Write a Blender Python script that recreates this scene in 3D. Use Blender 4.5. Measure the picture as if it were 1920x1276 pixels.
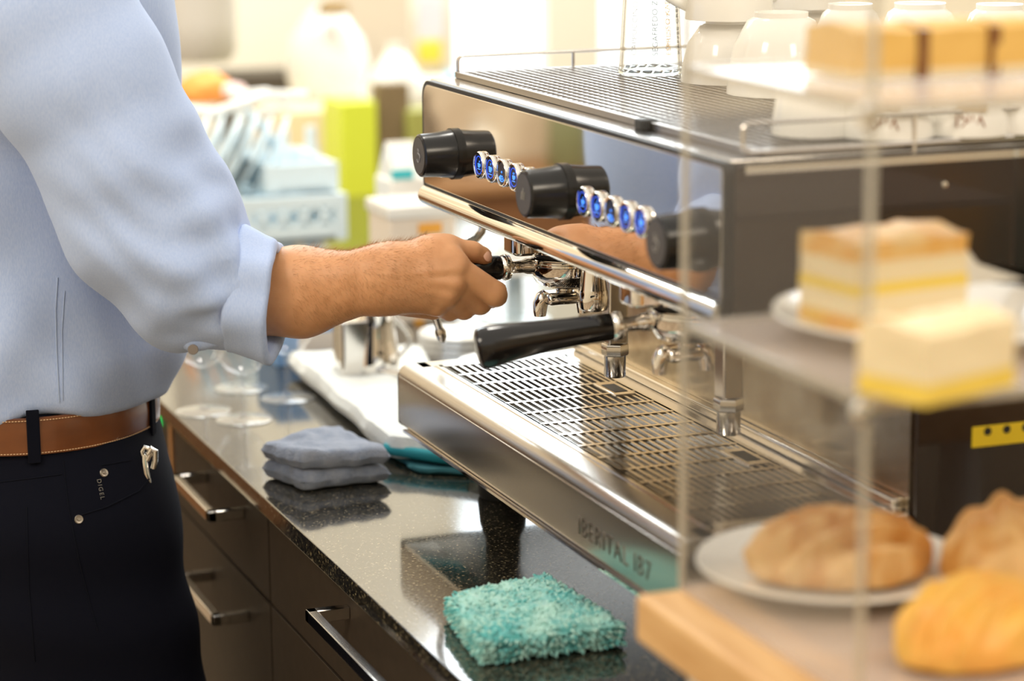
import bpy, bmesh, math, random
import numpy as np
from mathutils import Vector, Matrix
from mathutils.bvhtree import BVHTree
from mathutils import noise as mnoise

scene = bpy.context.scene
for o in list(bpy.data.objects):
    bpy.data.objects.remove(o)
col = scene.collection
random.seed(7)
rng = np.random.default_rng(7)

# ------------------------------------------------------------------ camera
CAM = Vector((2.34902532, -0.77403017, 0.54220045))
PITCH, YAW, ROLL = map(math.radians, (11.85605919, 21.03449824, -0.42421579))
_f = Vector((-math.cos(YAW) * math.cos(PITCH), math.sin(YAW) * math.cos(PITCH), -math.sin(PITCH)))
_r = _f.cross(Vector((0, 0, 1))).normalized()
_u = _r.cross(_f)
CR = math.cos(ROLL) * _r + math.sin(ROLL) * _u
CU = -math.sin(ROLL) * _r + math.cos(ROLL) * _u
cam = bpy.data.objects.new('camera', bpy.data.cameras.new('camera'))
col.objects.link(cam)
cam.matrix_world = Matrix(((CR.x, CU.x, -_f.x, CAM.x), (CR.y, CU.y, -_f.y, CAM.y),
                           (CR.z, CU.z, -_f.z, CAM.z), (0, 0, 0, 1)))
cam.data.sensor_width = 36
cam.data.lens = 4533 / 1920 * 36
cam.data.clip_start = .05
cam.data.dof.use_dof = True
cam.data.dof.focus_distance = 2.31
cam.data.dof.aperture_fstop = 3.2
scene.camera = cam

# ------------------------------------------------------------------ light
w = bpy.data.worlds.new('world'); scene.world = w
w.use_nodes = True
bg = w.node_tree.nodes['Background']
bg.inputs[0].default_value = (1.0, .93, .82, 1)
bg.inputs[1].default_value = 1.10

def area(name, loc, target, size, power, color, shape='RECTANGLE', size_y=None):
    l = bpy.data.lights.new(name, 'AREA'); l.energy = power; l.color = color
    l.shape = shape; l.size = size; l.size_y = size_y or size
    o = bpy.data.objects.new(name, l); col.objects.link(o)
    o.location = loc
    o.rotation_euler = (Vector(target) - Vector(loc)).to_track_quat('-Z', 'Y').to_euler()
    return o
# daylight from the window wall behind the machine, and the ceiling lamps
area('window_daylight', (-2.9, 1.6, 1.3), (0, 0, 0), 1.8, 48, (.80, .90, 1.0), size_y=1.6)
area('ceiling_lamp_light', (1.0, -1.6, 1.7), (.3, 0, 0), .5, 16, (1.0, .88, .72))
area('ceiling_lamp_light', (2.6, .5, 1.8), (.6, .1, 0), .6, 18, (1.0, .86, .68))
area('ceiling_spot_light', (-.6, .2, 1.75), (-.3, 0, -.1), .22, 9, (1.0, .95, .86))
area('back_wall_wash_light', (-1.7, .9, 1.95), (-3.2, .7, .5), 1.6, 21, (1.0, .92, .78), size_y=.5)  # added lamp, brightens the cream back wall and what mirrors it
area('back_wall_wash_light', (-1.4, -2.0, 1.95), (-3.2, -2.0, -.3), 1.8, 34, (1.0, .90, .74), size_y=.5)  # added lamp, lifts the tan wall that shows in reflections
area('ceiling_spot_light', (-1.9, .1, 1.5), (-1.4, .2, -.1), .5, 14, (.86, .95, 1.0))

vs = scene.view_settings
vs.view_transform = 'Standard'; vs.look = 'None'; vs.exposure = 0.12; vs.gamma = 1
vs.use_curve_mapping = False

# ------------------------------------------------------------------ helpers
def ray(px, py):
    return (CR * (px - 960) - CU * (py - 638) + _f * 4533).normalized()
def U(px, py, x=None, y=None, z=None):
    """a point of the place: where the line of sight meets the plane x=, y= or z="""
    d = ray(px, py)
    i, v = (0, x) if x is not None else (1, y) if y is not None else (2, z)
    return CAM + d * ((v - CAM[i]) / d[i])

MATS = {}
def mat(name, color=(.8, .8, .8), rough=.5, metal=0., ior=1.5, spec=.5, trans=0., emit=None, estr=0.,
        coat=0., sss=0., sheen=0., alpha=1., noise=None, bump=None, ssr=(1, .35, .2), aniso=0.):
    if name in MATS: return MATS[name]
    m = bpy.data.materials.new(name); m.use_nodes = True
    nt = m.node_tree; b = nt.nodes['Principled BSDF']
    c = (*color, 1)
    b.inputs['Base Color'].default_value = c
    b.inputs['Roughness'].default_value = rough
    b.inputs['Metallic'].default_value = metal
    b.inputs['IOR'].default_value = ior
    b.inputs['Specular IOR Level'].default_value = spec
    b.inputs['Transmission Weight'].default_value = trans
    b.inputs['Coat Weight'].default_value = coat
    b.inputs['Coat Roughness'].default_value = .05
    b.inputs['Sheen Weight'].default_value = sheen
    b.inputs['Anisotropic'].default_value = aniso
    if sss:
        b.inputs['Subsurface Weight'].default_value = sss
        b.inputs['Subsurface Radius'].default_value = ssr
        b.inputs['Subsurface Scale'].default_value = .006
    if emit:
        b.inputs['Emission Color'].default_value = (*emit, 1); b.inputs['Emission Strength'].default_value = estr
    if noise or bump:
        tc = nt.nodes.new('ShaderNodeTexCoord')
    if noise:   # (scale, colour2, low, high, detail[, (sx,sy,sz)])
        n = nt.nodes.new('ShaderNodeTexNoise'); n.inputs['Scale'].default_value = noise[0]
        n.inputs['Detail'].default_value = noise[4]
        if len(noise) > 5:
            mp = nt.nodes.new('ShaderNodeMapping'); mp.inputs['Scale'].default_value = noise[5]
            nt.links.new(tc.outputs['Object'], mp.inputs[0]); nt.links.new(mp.outputs[0], n.inputs['Vector'])
        else: nt.links.new(tc.outputs['Object'], n.inputs['Vector'])
        r = nt.nodes.new('ShaderNodeValToRGB')
        r.color_ramp.elements[0].position = noise[2]; r.color_ramp.elements[0].color = c
        r.color_ramp.elements[1].position = noise[3]; r.color_ramp.elements[1].color = (*noise[1], 1)
        nt.links.new(n.outputs['Fac'], r.inputs[0]); nt.links.new(r.outputs[0], b.inputs['Base Color'])
    if bump:    # (scale, strength, distance[, (sx,sy,sz)])
        n2 = nt.nodes.new('ShaderNodeTexNoise'); n2.inputs['Scale'].default_value = bump[0]; n2.inputs['Detail'].default_value = 4
        if len(bump) > 3:
            mp = nt.nodes.new('ShaderNodeMapping'); mp.inputs['Scale'].default_value = bump[3]
            nt.links.new(tc.outputs['Object'], mp.inputs[0]); nt.links.new(mp.outputs[0], n2.inputs['Vector'])
        else: nt.links.new(tc.outputs['Object'], n2.inputs['Vector'])
        bp = nt.nodes.new('ShaderNodeBump'); bp.inputs['Strength'].default_value = bump[1]; bp.inputs['Distance'].default_value = bump[2]
        nt.links.new(n2.outputs['Fac'], bp.inputs['Height']); nt.links.new(bp.outputs[0], b.inputs['Normal'])
    MATS[name] = m
    return m

def tag(o, label, cat, group=None, kind=None):
    if label: o['label'] = label
    if cat: o['category'] = cat
    if group: o['group'] = group
    if kind: o['kind'] = kind
    return o
def empty(name, loc, label, cat, group=None):
    o = bpy.data.objects.new(name, None); col.objects.link(o); o.location = loc
    o.empty_display_size = .05
    return tag(o, label, cat, group)

class MB:
    def __init__(s): s.bm = bmesh.new()
    def box(s, a, b, rot=None):
        a, b = Vector(a), Vector(b); c = (a + b) / 2; d = b - a
        M = Matrix.Translation(c) @ (rot.to_4x4() if rot else Matrix.Identity(4)) @ Matrix.Diagonal((*d, 1))
        bmesh.ops.create_cube(s.bm, size=1, matrix=M); return s
    def lathe(s, prof, loc=(0, 0, 0), axis=(0, 0, 1), n=32, close=False, sx=1., sy=1.):
        """prof: list of (radius, height)"""
        q = Vector((0, 0, 1)).rotation_difference(Vector(axis).normalized()).to_matrix()
        loc = Vector(loc); rings = []
        for r, h in prof:
            if r < 1e-6: rings.append([s.bm.verts.new(loc + q @ Vector((0, 0, h)))])
            else: rings.append([s.bm.verts.new(loc + q @ Vector((sx * r * math.cos(2 * math.pi * k / n), sy * r * math.sin(2 * math.pi * k / n), h))) for k in range(n)])
        if close: rings.append(rings[0])
        for A, B in zip(rings, rings[1:]):
            for k in range(n):
                k2 = (k + 1) % n
                if len(A) == 1 and len(B) == 1: continue
                vs_ = [A[0], B[k2], B[k]] if len(A) == 1 else [A[k], A[k2], B[0]] if len(B) == 1 else [A[k], A[k2], B[k2], B[k]]
                try: s.bm.faces.new(vs_)
                except ValueError: pass
        return s
    def tube(s, pts, r, n=10, cap=True, closed=False):
        pts = [Vector(p) for p in pts]; N = len(pts)
        rs = r if isinstance(r, (list, tuple)) else [r] * N
        rings = []; prev = None
        for i, p in enumerate(pts):
            if closed: t = (pts[(i + 1) % N] - pts[i - 1]).normalized()
            else: t = (pts[min(i + 1, N - 1)] - pts[max(i - 1, 0)]).normalized()
            if prev is None:
                a = t.orthogonal().normalized()
            else:
                a = (prev - t * prev.dot(t)).normalized()
            prev = a; b = t.cross(a)
            rings.append([s.bm.verts.new(p + (a * math.cos(2 * math.pi * k / n) + b * math.sin(2 * math.pi * k / n)) * rs[i]) for k in range(n)])
        rr = rings + [rings[0]] if closed else rings
        for A, B in zip(rr, rr[1:]):
            for k in range(n):
                try: s.bm.faces.new([A[k], A[(k + 1) % n], B[(k + 1) % n], B[k]])
                except ValueError: pass
        if cap and not closed:
            s.bm.faces.new(rings[0][::-1]); s.bm.faces.new(rings[-1])
        return s
    def prism(s, poly, d0, d1, axis='x'):
        """extrude a 2-D outline: axis x -> (y,z); y -> (x,z); z -> (x,y)"""
        f = {'x': lambda a, b, d: (d, a, b), 'y': lambda a, b, d: (a, d, b), 'z': lambda a, b, d: (a, b, d)}[axis]
        A = [s.bm.verts.new(f(a, b, d0)) for a, b in poly]; B = [s.bm.verts.new(f(a, b, d1)) for a, b in poly]
        n = len(poly)
        for k in range(n): s.bm.faces.new([A[k], A[(k + 1) % n], B[(k + 1) % n], B[k]])
        s.bm.faces.new(A[::-1]); s.bm.faces.new(B)
        return s
    def cone(s, base, tip, r0, n=3):
        base, tip = Vector(base), Vector(tip); t = (tip - base).normalized(); a = t.orthogonal().normalized(); b = t.cross(a)
        v = [s.bm.verts.new(base + (a * math.cos(2 * math.pi * k / n) + b * math.sin(2 * math.pi * k / n)) * r0) for k in range(n)]
        e = s.bm.verts.new(tip)
        for k in range(n): s.bm.faces.new([v[k], v[(k + 1) % n], e])
        return s
    def build(s, name, m, parent=None, bevel=0, seg=3, smooth=True, sub=0, origin=None):
        bm = s.bm
        bmesh.ops.recalc_face_normals(bm, faces=bm.faces[:])
        me = bpy.data.meshes.new(name)
        if origin is None and parent is None:
            # put the origin at the thing's base centre
            xs = [v.co for v in bm.verts]
            origin = Vector(((min(v.x for v in xs) + max(v.x for v in xs)) / 2, (min(v.y for v in xs) + max(v.y for v in xs)) / 2, min(v.z for v in xs)))
        off = Vector(origin) if origin is not None else Vector((0, 0, 0))
        if off.length: bmesh.ops.translate(bm, verts=bm.verts[:], vec=-off)
        bm.to_mesh(me); bm.free()
        return link(name, me, m, parent, off, bevel, seg, smooth, sub)

def world_of(p):
    v = Vector(p.location)
    while p.parent: p = p.parent; v = v + Vector(p.location)
    return v
def link(name, me, m, parent=None, off=Vector((0, 0, 0)), bevel=0, seg=3, smooth=True, sub=0):
    o = bpy.data.objects.new(name, me); col.objects.link(o)
    me.materials.clear(); me.materials.append(m)
    if parent: o.parent = parent; o.location = off - world_of(parent)
    else: o.location = off
    if smooth:
        me.shade_smooth()
        if not sub:
            try: me.set_sharp_from_angle(angle=math.radians(38))
            except Exception: pass
    if bevel:
        b = o.modifiers.new('bevel', 'BEVEL'); b.width = bevel; b.segments = seg; b.limit_method = 'ANGLE'; b.angle_limit = math.radians(40)
        b.harden_normals = False
    if sub:
        q = o.modifiers.new('sub', 'SUBSURF'); q.levels = sub; q.render_levels = sub
    return o

def rrect(x0, x1, y0, y1, r, n=6):
    rs = r if isinstance(r, (list, tuple)) else [r] * 4      # bl, br, tr, tl
    out = []
    for (cx, cy, a0), rr in zip(((x0, y0, 180), (x1, y0, 270), (x1, y1, 0), (x0, y1, 90)), rs):
        px = cx + (rr if cx == x0 else -rr); py = cy + (rr if cy == y0 else -rr)
        for k in range(n + 1):
            a = math.radians(a0 + 90 * k / n); out.append((px + rr * math.cos(a), py + rr * math.sin(a)))
    return out
def text(name, s, size, loc, xdir, ydir, m, parent, depth=.0006, align='LEFT', space=1.0):
    c = bpy.data.curves.new('t', 'FONT'); c.body = s; c.size = size; c.extrude = depth; c.align_x = align; c.offset = -.009 * size; c.space_character = space
    o = bpy.data.objects.new('t', c); col.objects.link(o)
    bpy.context.view_layer.update()
    me = bpy.data.meshes.new_from_object(o.evaluated_get(bpy.context.evaluated_depsgraph_get()))
    bpy.data.objects.remove(o)
    X = Vector(xdir).normalized(); Y = Vector(ydir).normalized(); Z = X.cross(Y)
    M = Matrix(((X.x, Y.x, Z.x, 0), (X.y, Y.y, Z.y, 0), (X.z, Y.z, Z.z, 0), (0, 0, 0, 1)))
    me.transform(M); me.name = name
    return link(name, me, m, parent, Vector(loc), smooth=False)

# --- signed-distance bodies, meshed with surface nets
def cap(P, a, b, ra, rb):
    a = np.array(a, float); b = np.array(b, float); ab = b - a
    t = np.clip(((P - a) @ ab) / (ab @ ab), 0, 1)
    return np.linalg.norm(P - a - t[..., None] * ab, axis=-1) - (ra + (rb - ra) * t)
def ell(P, c, r):
    q = (P - np.array(c, float)) / np.array(r, float)
    k = np.linalg.norm(q, axis=-1)
    return (k - 1) * min(r) * np.where(k < 1, 1, 1)
def smin(a, b, k):
    h = np.clip(.5 + .5 * (b - a) / k, 0, 1)
    return b + (a - b) * h - k * h * (1 - h)
def nets(fn, lo, hi, h):
    lo = np.array(lo, float); hi = np.array(hi, float)
    n = np.ceil((hi - lo) / h).astype(int) + 1
    ax = [lo[i] + h * np.arange(n[i]) for i in range(3)]
    G = np.stack(np.meshgrid(*ax, indexing='ij'), -1)
    V = np.empty(n)
    for i in range(0, n[0], 16): V[i:i + 16] = fn(G[i:i + 16])
    S = V < 0
    acc = np.zeros((*(n - 1), 3)); cnt = np.zeros(n - 1)
    corners = [(i, j, k) for i in (0, 1) for j in (0, 1) for k in (0, 1)]
    sl = lambda c: tuple(slice(c[a], n[a] - 1 + c[a]) for a in range(3))
    for c in corners:
        for a in range(3):
            if c[a] == 0:
                d = list(c); d[a] = 1; d = tuple(d)
                v0, v1 = V[sl(c)], V[sl(d)]; m = (v0 < 0) != (v1 < 0)
                t = np.where(m, v0 / np.where(m, v0 - v1, 1), 0)
                p = np.zeros((*(n - 1), 3)); p[...] = c; p[..., a] += t
                acc += p * m[..., None]; cnt += m
    act = cnt > 0
    idx = -np.ones(n - 1, int); idx[act] = np.arange(act.sum())
    gi = np.stack(np.nonzero(act), -1)
    verts = lo + h * (gi + acc[act] / cnt[act][:, None])
    faces = []
    for a in range(3):
        b, c = (a + 1) % 3, (a + 2) % 3
        s0 = [slice(None)] * 3; s1 = [slice(None)] * 3; s0[a] = slice(0, n[a] - 1); s1[a] = slice(1, n[a])
        A, B = S[tuple(s0)], S[tuple(s1)]
        e = np.stack(np.nonzero(A != B), -1); inside = A[tuple(e.T)]
        ok = (e[:, b] > 0) & (e[:, c] > 0) & (e[:, b] < n[b] - 1) & (e[:, c] < n[c] - 1)
        e = e[ok]; inside = inside[ok]
        def g(db, dc):
            q = e.copy(); q[:, b] -= db; q[:, c] -= dc; return idx[tuple(q.T)]
        q = np.stack([g(1, 1), g(0, 1), g(0, 0), g(1, 0)], -1)
        q[~inside] = q[~inside][:, ::-1]
        faces.append(q)
    return verts, np.concatenate(faces)
def npmesh(name, parts):
    me = bpy.data.meshes.new(name); vs_, fs_ = [], []; o = 0
    for v, f in parts: vs_.append(v); fs_.append(f + o); o += len(v)
    v = np.concatenate(vs_); f = np.concatenate(fs_)
    me.from_pydata(v.tolist(), [], f.tolist()); me.update()
    return me

# ------------------------------------------------------------------ materials
M_wall = mat('wall_paint_cream', (.90, .84, .70), .7)
M_wall_tan = mat('wall_paint_tan', (.60, .50, .37), .75, noise=(2.4, (.90, .82, .66), .42, .60, 3))
M_floor = mat('floor_tiles_brown', (.30, .22, .15), .35, noise=(3, (.46, .37, .27), .35, .65, 3))
M_chrome = mat('chrome', (.80, .76, .71), .035, 1.)
M_chrome_b = mat('chrome_bright', (.86, .84, .80), .06, 1.)
M_steel = mat('brushed_steel', (.55, .52, .48), .27, 1., noise=(30, (.54, .51, .47), .3, .7, 3, (1, 1, 30)))
M_steel_p = mat('polished_steel', (.72, .69, .65), .13, 1.)
M_black = mat('black_plastic', (.010, .0095, .009), .24, spec=.42)
M_blackg = mat('black_gloss', (.007, .006, .006), .10)
M_side = mat('side_panel_dark', (.030, .017, .011), .08, ior=1.55, spec=.6, coat=.1, noise=(7, (.026, .016, .012), .4, .6, 2, (1, 4, .3)))
M_dark = mat('dark_interior', (.015, .014, .013), .5)
M_rubber = mat('black_rubber', (.02, .02, .02), .6)
M_wire = mat('wire_steel', (.78, .74, .70), .22, 1.)
M_granite = mat('granite_dark', (.018, .016, .012), .07, ior=1.65, spec=.8, coat=.35)
def granite():
    nt = M_granite.node_tree; b = nt.nodes['Principled BSDF']
    tc = nt.nodes.new('ShaderNodeTexCoord')
    n = nt.nodes.new('ShaderNodeTexVoronoi'); n.inputs['Scale'].default_value = 560
    n2 = nt.nodes.new('ShaderNodeTexNoise'); n2.inputs['Scale'].default_value = 300; n2.inputs['Detail'].default_value = 5
    nt.links.new(tc.outputs['Object'], n.inputs['Vector']); nt.links.new(tc.outputs['Object'], n2.inputs['Vector'])
    sp = nt.nodes.new('ShaderNodeSeparateColor'); nt.links.new(n.outputs['Color'], sp.inputs[0])
    r = nt.nodes.new('ShaderNodeValToRGB'); e = r.color_ramp.elements
    e[0].position = .42; e[0].color = (.010, .009, .007, 1); e[1].position = 1; e[1].color = (.34, .28, .17, 1)
    k = r.color_ramp.elements.new(.74); k.color = (.07, .058, .036, 1)
    nt.links.new(sp.outputs[0], r.inputs[0])
    r2 = nt.nodes.new('ShaderNodeValToRGB'); r2.color_ramp.elements[0].position = .42; r2.color_ramp.elements[1].position = .62
    nt.links.new(n2.outputs['Fac'], r2.inputs[0])
    mx = nt.nodes.new('ShaderNodeMix'); mx.data_type = 'RGBA'; mx.blend_type = 'MIX'
    mx.inputs['A'].default_value = (.012, .011, .009, 1)
    nt.links.new(r2.outputs[0], mx.inputs['Factor']); nt.links.new(r.outputs[0], mx.inputs['B'])
    nt.links.new(mx.outputs['Result'], b.inputs['Base Color'])
    r3 = nt.nodes.new('ShaderNodeMapRange'); r3.inputs['From Min'].default_value = .3; r3.inputs['From Max'].default_value = .7
    r3.inputs['To Min'].default_value = .05; r3.inputs['To Max'].default_value = .13
    nt.links.new(n2.outputs['Fac'], r3.inputs['Value']); nt.links.new(r3.outputs[0], b.inputs['Roughness'])
granite()
M_cab = mat('cabinet_laminate_brown', (.036, .026, .018), .5, spec=.18, noise=(60, (.046, .033, .023), .3, .7, 3))
M_edge = mat('cabinet_edge_orange', (.50, .25, .09), .5)
M_white = mat('white_ceramic', (.86, .85, .80), .12, coat=.3)
M_whitep = mat('white_plastic', (.72, .84, .90), .35)
M_glass = mat('clear_glass', (1, 1, 1), .0, ior=1.45, trans=1.)
def thin_clear(name, refl, tint=(1, 1, 1), haze=.0, hcol=(.9, .85, .78)):
    m = bpy.data.materials.new(name); m.use_nodes = True; nt = m.node_tree; nt.nodes.clear()
    o = nt.nodes.new('ShaderNodeOutputMaterial'); t = nt.nodes.new('ShaderNodeBsdfTransparent'); t.inputs[0].default_value = (*tint, 1)
    g = nt.nodes.new('ShaderNodeBsdfGlossy'); g.inputs['Roughness'].default_value = .02; g.inputs[0].default_value = (1, 1, 1, 1)
    fr = nt.nodes.new('ShaderNodeFresnel')
    ge = nt.nodes.new('ShaderNodeNewGeometry'); mr = nt.nodes.new('ShaderNodeMapRange')   # same reflectance from both sides of the sheet
    mr.inputs['To Min'].default_value = refl; mr.inputs['To Max'].default_value = 1 / refl
    nt.links.new(ge.outputs['Backfacing'], mr.inputs['Value']); nt.links.new(mr.outputs[0], fr.inputs[0])
    mx = nt.nodes.new('ShaderNodeMixShader'); nt.links.new(fr.outputs[0], mx.inputs[0]); nt.links.new(t.outputs[0], mx.inputs[1]); nt.links.new(g.outputs[0], mx.inputs[2])
    last = mx
    if haze:
        d = nt.nodes.new('ShaderNodeBsdfDiffuse'); d.inputs[0].default_value = (*hcol, 1)
        m2 = nt.nodes.new('ShaderNodeMixShader'); m2.inputs[0].default_value = haze
        nt.links.new(mx.outputs[0], m2.inputs[1]); nt.links.new(d.outputs[0], m2.inputs[2]); last = m2
    nt.links.new(last.outputs[0], o.inputs[0]); MATS[name] = m; return m
M_acr = thin_clear('acrylic_sheet', 1.62, (.985, .985, .985), .03)
M_acr_shelf = thin_clear('acrylic_shelf', 1.50, (.96, .96, .96), .30, (.86, .76, .70))
M_acr_edge = mat('acrylic_edge', (.80, .76, .66), .25, trans=.55, ior=1.49)
M_gthin = thin_clear('thin_glass', 1.5, (.99, .99, .99), .03, (.9, .95, 1))
M_blue = mat('blue_led', (.02, .05, .3), .4, emit=(.02, .12, 1.), estr=.8)
M_bluew = mat('blue_led_pale', (.1, .2, .5), .4, emit=(.03, .24, 1.), estr=1.3)
M_grey_print = mat('grey_print', (.32, .31, .30), .4)
M_skin = mat('skin', (.56, .275, .125), .46, sss=.2, noise=(46, (.65, .335, .165), .32, .68, 5), bump=(420, .25, .0006), spec=.4)
M_shirt = mat('shirt_oxford_blue', (.385, .505, .79), .85, sheen=.12, noise=(900, (.455, .565, .825), .35, .65, 2, (1, 1, .25)), bump=(700, .12, .0004))
M_trous = mat('navy_cotton', (.0026, .0034, .009), .9, spec=.15, bump=(900, .15, .0004))
M_navy2 = mat('navy_cotton_seam', (.0055, .0065, .012), .9, spec=.1)
M_belt = mat('brown_leather', (.19, .062, .018), .30, coat=.35, noise=(9, (.10, .032, .011), .35, .7, 3, (1, 1, 3)))
M_stitch = mat('stitch_thread', (.62, .40, .22), .7)
M_hair = mat('dark_blond_hair', (.40, .22, .09), .5)
M_towel_g = mat('grey_towel', (.25, .30, .40), .95, sheen=.3, noise=(90, (.34, .38, .47), .35, .65, 5), bump=(420, .8, .0016))
M_towel_w = mat('white_towel', (.84, .87, .84), .95, sheen=.2, bump=(300, .6, .0015))
M_teal = mat('teal_chenille', (.10, .46, .46), .9, sheen=.4, noise=(34, (.42, .70, .64), .40, .66, 4))
M_tealp = mat('teal_pale', (.45, .72, .66), .9)
M_teald = mat('teal_hem', (.03, .36, .42), .8)
M_wood = mat('light_oak', (.72, .45, .20), .5, noise=(8, (.60, .34, .13), .35, .68, 4, (1, 9, 9)))
M_past = mat('golden_pastry', (.62, .30, .07), .5, noise=(20, (.80, .52, .22), .42, .60, 4, (1, 3, 1)), bump=(60, .6, .004), sss=.1)
M_pasty = mat('egg_custard_pastry', (.80, .50, .10), .45, noise=(22, (.82, .42, .09), .4, .62, 3), sss=.1)
M_cream = mat('whipped_cream', (.86, .72, .46), .6, sss=.1)
M_yel = mat('custard_yellow', (.88, .64, .10), .45)
M_choc = mat('dark_glaze', (.22, .09, .025), .35)

# ------------------------------------------------------------------ the setting
def struct(name, mb, m, **k):
    o = mb.build(name, m, **k); o['kind'] = 'structure'; return o
struct('floor', MB().box((-3.2, -3, -1.06), (4.6, 3.2, -1.03)), M_floor, bevel=.001)
wb = MB().box((-3.3, -.35, -1.03), (-3.2, 1.18, 2.0))
wb.box((-3.3, 1.18, -1.03), (-3.2, 2.05, -.30)).box((-3.3, 2.05, -1.03), (-3.2, 3.2, 2.0)).box((-3.3, 1.18, 1.35), (-3.2, 2.05, 2.0))
struct('wall_back', wb, M_wall)
struct('wall_back_left', MB().box((-3.3, -3, -1.03), (-3.2, -.35, 2.0)), M_wall_tan)
struct('wall_right', MB().box((-3.2, 3.2, -1.03), (4.6, 3.3, 2.0)), M_wall)
struct('wall_left', MB().box((-3.2, -3.1, -1.03), (4.6, -3.0, 2.0)), M_wall)
struct('wall_front', MB().box((4.6, -3.0, -1.03), (4.7, 3.2, 2.0)), M_wall_tan)
# daylight window in the back wall
M_pane = mat('daylight_pane', (.8, .9, 1), .3, emit=(.88, .95, 1.), estr=1.1)
wn = struct('window_1', MB().box((-3.27, 1.18, -.30), (-3.255, 2.05, 1.35)), M_pane)
fr = MB()
for y0, y1 in ((1.18, 1.215), (1.455, 1.60), (2.015, 2.05)): fr.box((-3.25, y0, -.27), (-3.19, y1, 1.32))
fr.box((-3.25, 1.18, -.30), (-3.19, 2.05, -.27)).box((-3.25, 1.18, 1.32), (-3.19, 2.05, 1.35))
fr.build('window_frame', mat('window_frame_cream', (.80, .76, .64), .5), wn, bevel=.003)

# worktop and cabinets
ct = MB().box((-2.0, -.147, -.15), (2.3, .95, -.13)).build('worktop', M_granite, bevel=.0015)
tag(ct, 'polished speckled dark granite worktop carrying the coffee machine', 'worktop')
def cabinet(x0, x1, n, label, handles, mcab=M_cab):
    e = empty('cabinet', ((x0 + x1) / 2, .2, -1.03), label, 'cabinet', 'brown base cabinets under the worktop')
    MB().box((x0, -.112, -.93), (x1, .62, -.151)).build('carcass', M_edge, e)
    MB().box((x0 + .002, -.06, -1.03), (x1 - .002, .60, -.931)).build('plinth', M_dark, e)
    tops = [(-.158, -.2535)] + [(-.2575, -.58), (-.584, -.925)]
    for (zt, zb), (h0, h1, hz) in zip(tops, handles):
        d = MB().box((x0 + .0016, -.135, zb), (x1 - .0016, -.1125, zt)).build('drawer_front', mcab, e, bevel=.0006)
        h = MB()
        h.box((h0, -.176, hz - .006), (h1, -.166, hz + .006))
        h.box((h0, -.176, hz - .006), (h0 + .011, -.135, hz + .006)); h.box((h1 - .011, -.176, hz - .006), (h1, -.135, hz + .006))
        h.build('handle', M_steel_p, d, bevel=.001)
    return e
cabinet(-.463, -.0325, 3, 'brown drawer cabinet left of the wide one, two short bar handles beside the navy trousers', ((-.302, -.128, -.182), (-.295, -.122, -.298), (-.295, -.122, -.62)))
cabinet(-.0305, .80, 3, 'wide brown drawer cabinet under the machine with one long bar handle', ((.245, .56, -.178), (.245, .56, -.36), (.245, .56, -.62)))
c3 = empty('cabinet', (-.75, .2, -1.03), 'brown cabinet farthest along the worktop, behind the belt, tiny green lamp', 'cabinet', 'brown base cabinets under the worktop')
MB().box((-1.05, -.112, -.93), (-.478, .62, -.151)).build('carcass', M_edge, c3)
MB().box((-1.05, -.135, -.925), (-.482, -.1125, -.158)).build('front_panel', M_cab, c3, bevel=.0006)
MB().box((-1.05, -.06, -1.03), (-.482, .60, -.931)).build('plinth', M_dark, c3)
MB().lathe([(0, 0), (.007, 0), (.007, .004), (0, .004)], (-.535, -.135, -.171), (0, -1, 0)).build('power_lamp', mat('green_led', (0, .4, .1), .4, emit=(.02, .9, .15), estr=1.2), c3)
MB().box((-.477, -.137, -.93), (-.467, .3, -.152)).build('side_panel', M_edge, c3)

# ------------------------------------------------------------------ espresso machine
em = empty('espresso_machine', (.35, .25, -.13), 'large stainless two-group espresso machine standing on the granite worktop', 'coffee machine')
# drip tray housing: profile in (y,z), extruded along x
prof = [(.004, -.066), (.0, -.060), (0, -.012)]
for k in range(7):
    a = math.radians(180 - 90 * k / 6); prof.append((.012 + .012 * math.cos(a), -.012 + .012 * math.sin(a)))
# shell walls round an open tray
sh = MB()
sh.prism(prof + [(.030, 0), (.030, -.004), (.016, -.004), (.016, -.066)], .004, .700, 'x')
sh.build('tray_front', M_steel, em, bevel=.0008)
MB().box((.004, .030, -.066), (.700, .50, -.058)).build('base_plate', M_steel, em)
sd = MB().box((.0035, .018, -.06), (.030, .205, 0)).box((.672, .018, -.06), (.700, .205, 0)).box((.030, .178, -.06), (.672, .205, 0.0)).box((.030, .020, -.06), (.672, .038, -.0005))
sd.build('tray_rim', M_steel_p, em, bevel=.0012)
MB().box((.03, .038, -.055), (.672, .178, -.030)).build('tray_basin', mat('wet_steel', (.34, .31, .27), .16, 1., noise=(14, (.12, .10, .08), .4, .6, 4)), em)
MB().prism(rrect(.0025, .204, -.067, -.010, (.004, .004, .004, .004)), -.0065, .0045, 'x').build('tray_end_cap', M_dark, em, bevel=.0008)
MB().prism(rrect(.006, .204, -.064, -.010, (.02, .004, .004, .012)), .6998, .704, 'x').build('tray_end_cap', M_blackg, em, bevel=.0008)
MB().box((.704, .03, -.013), (.7055, .204, -.004)).build('tray_end_strip', M_chrome, em)
MB().box((.02, -.0012, -.069), (.695, .03, -.0662)).build('tray_bottom_strip', M_chrome, em)
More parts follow.
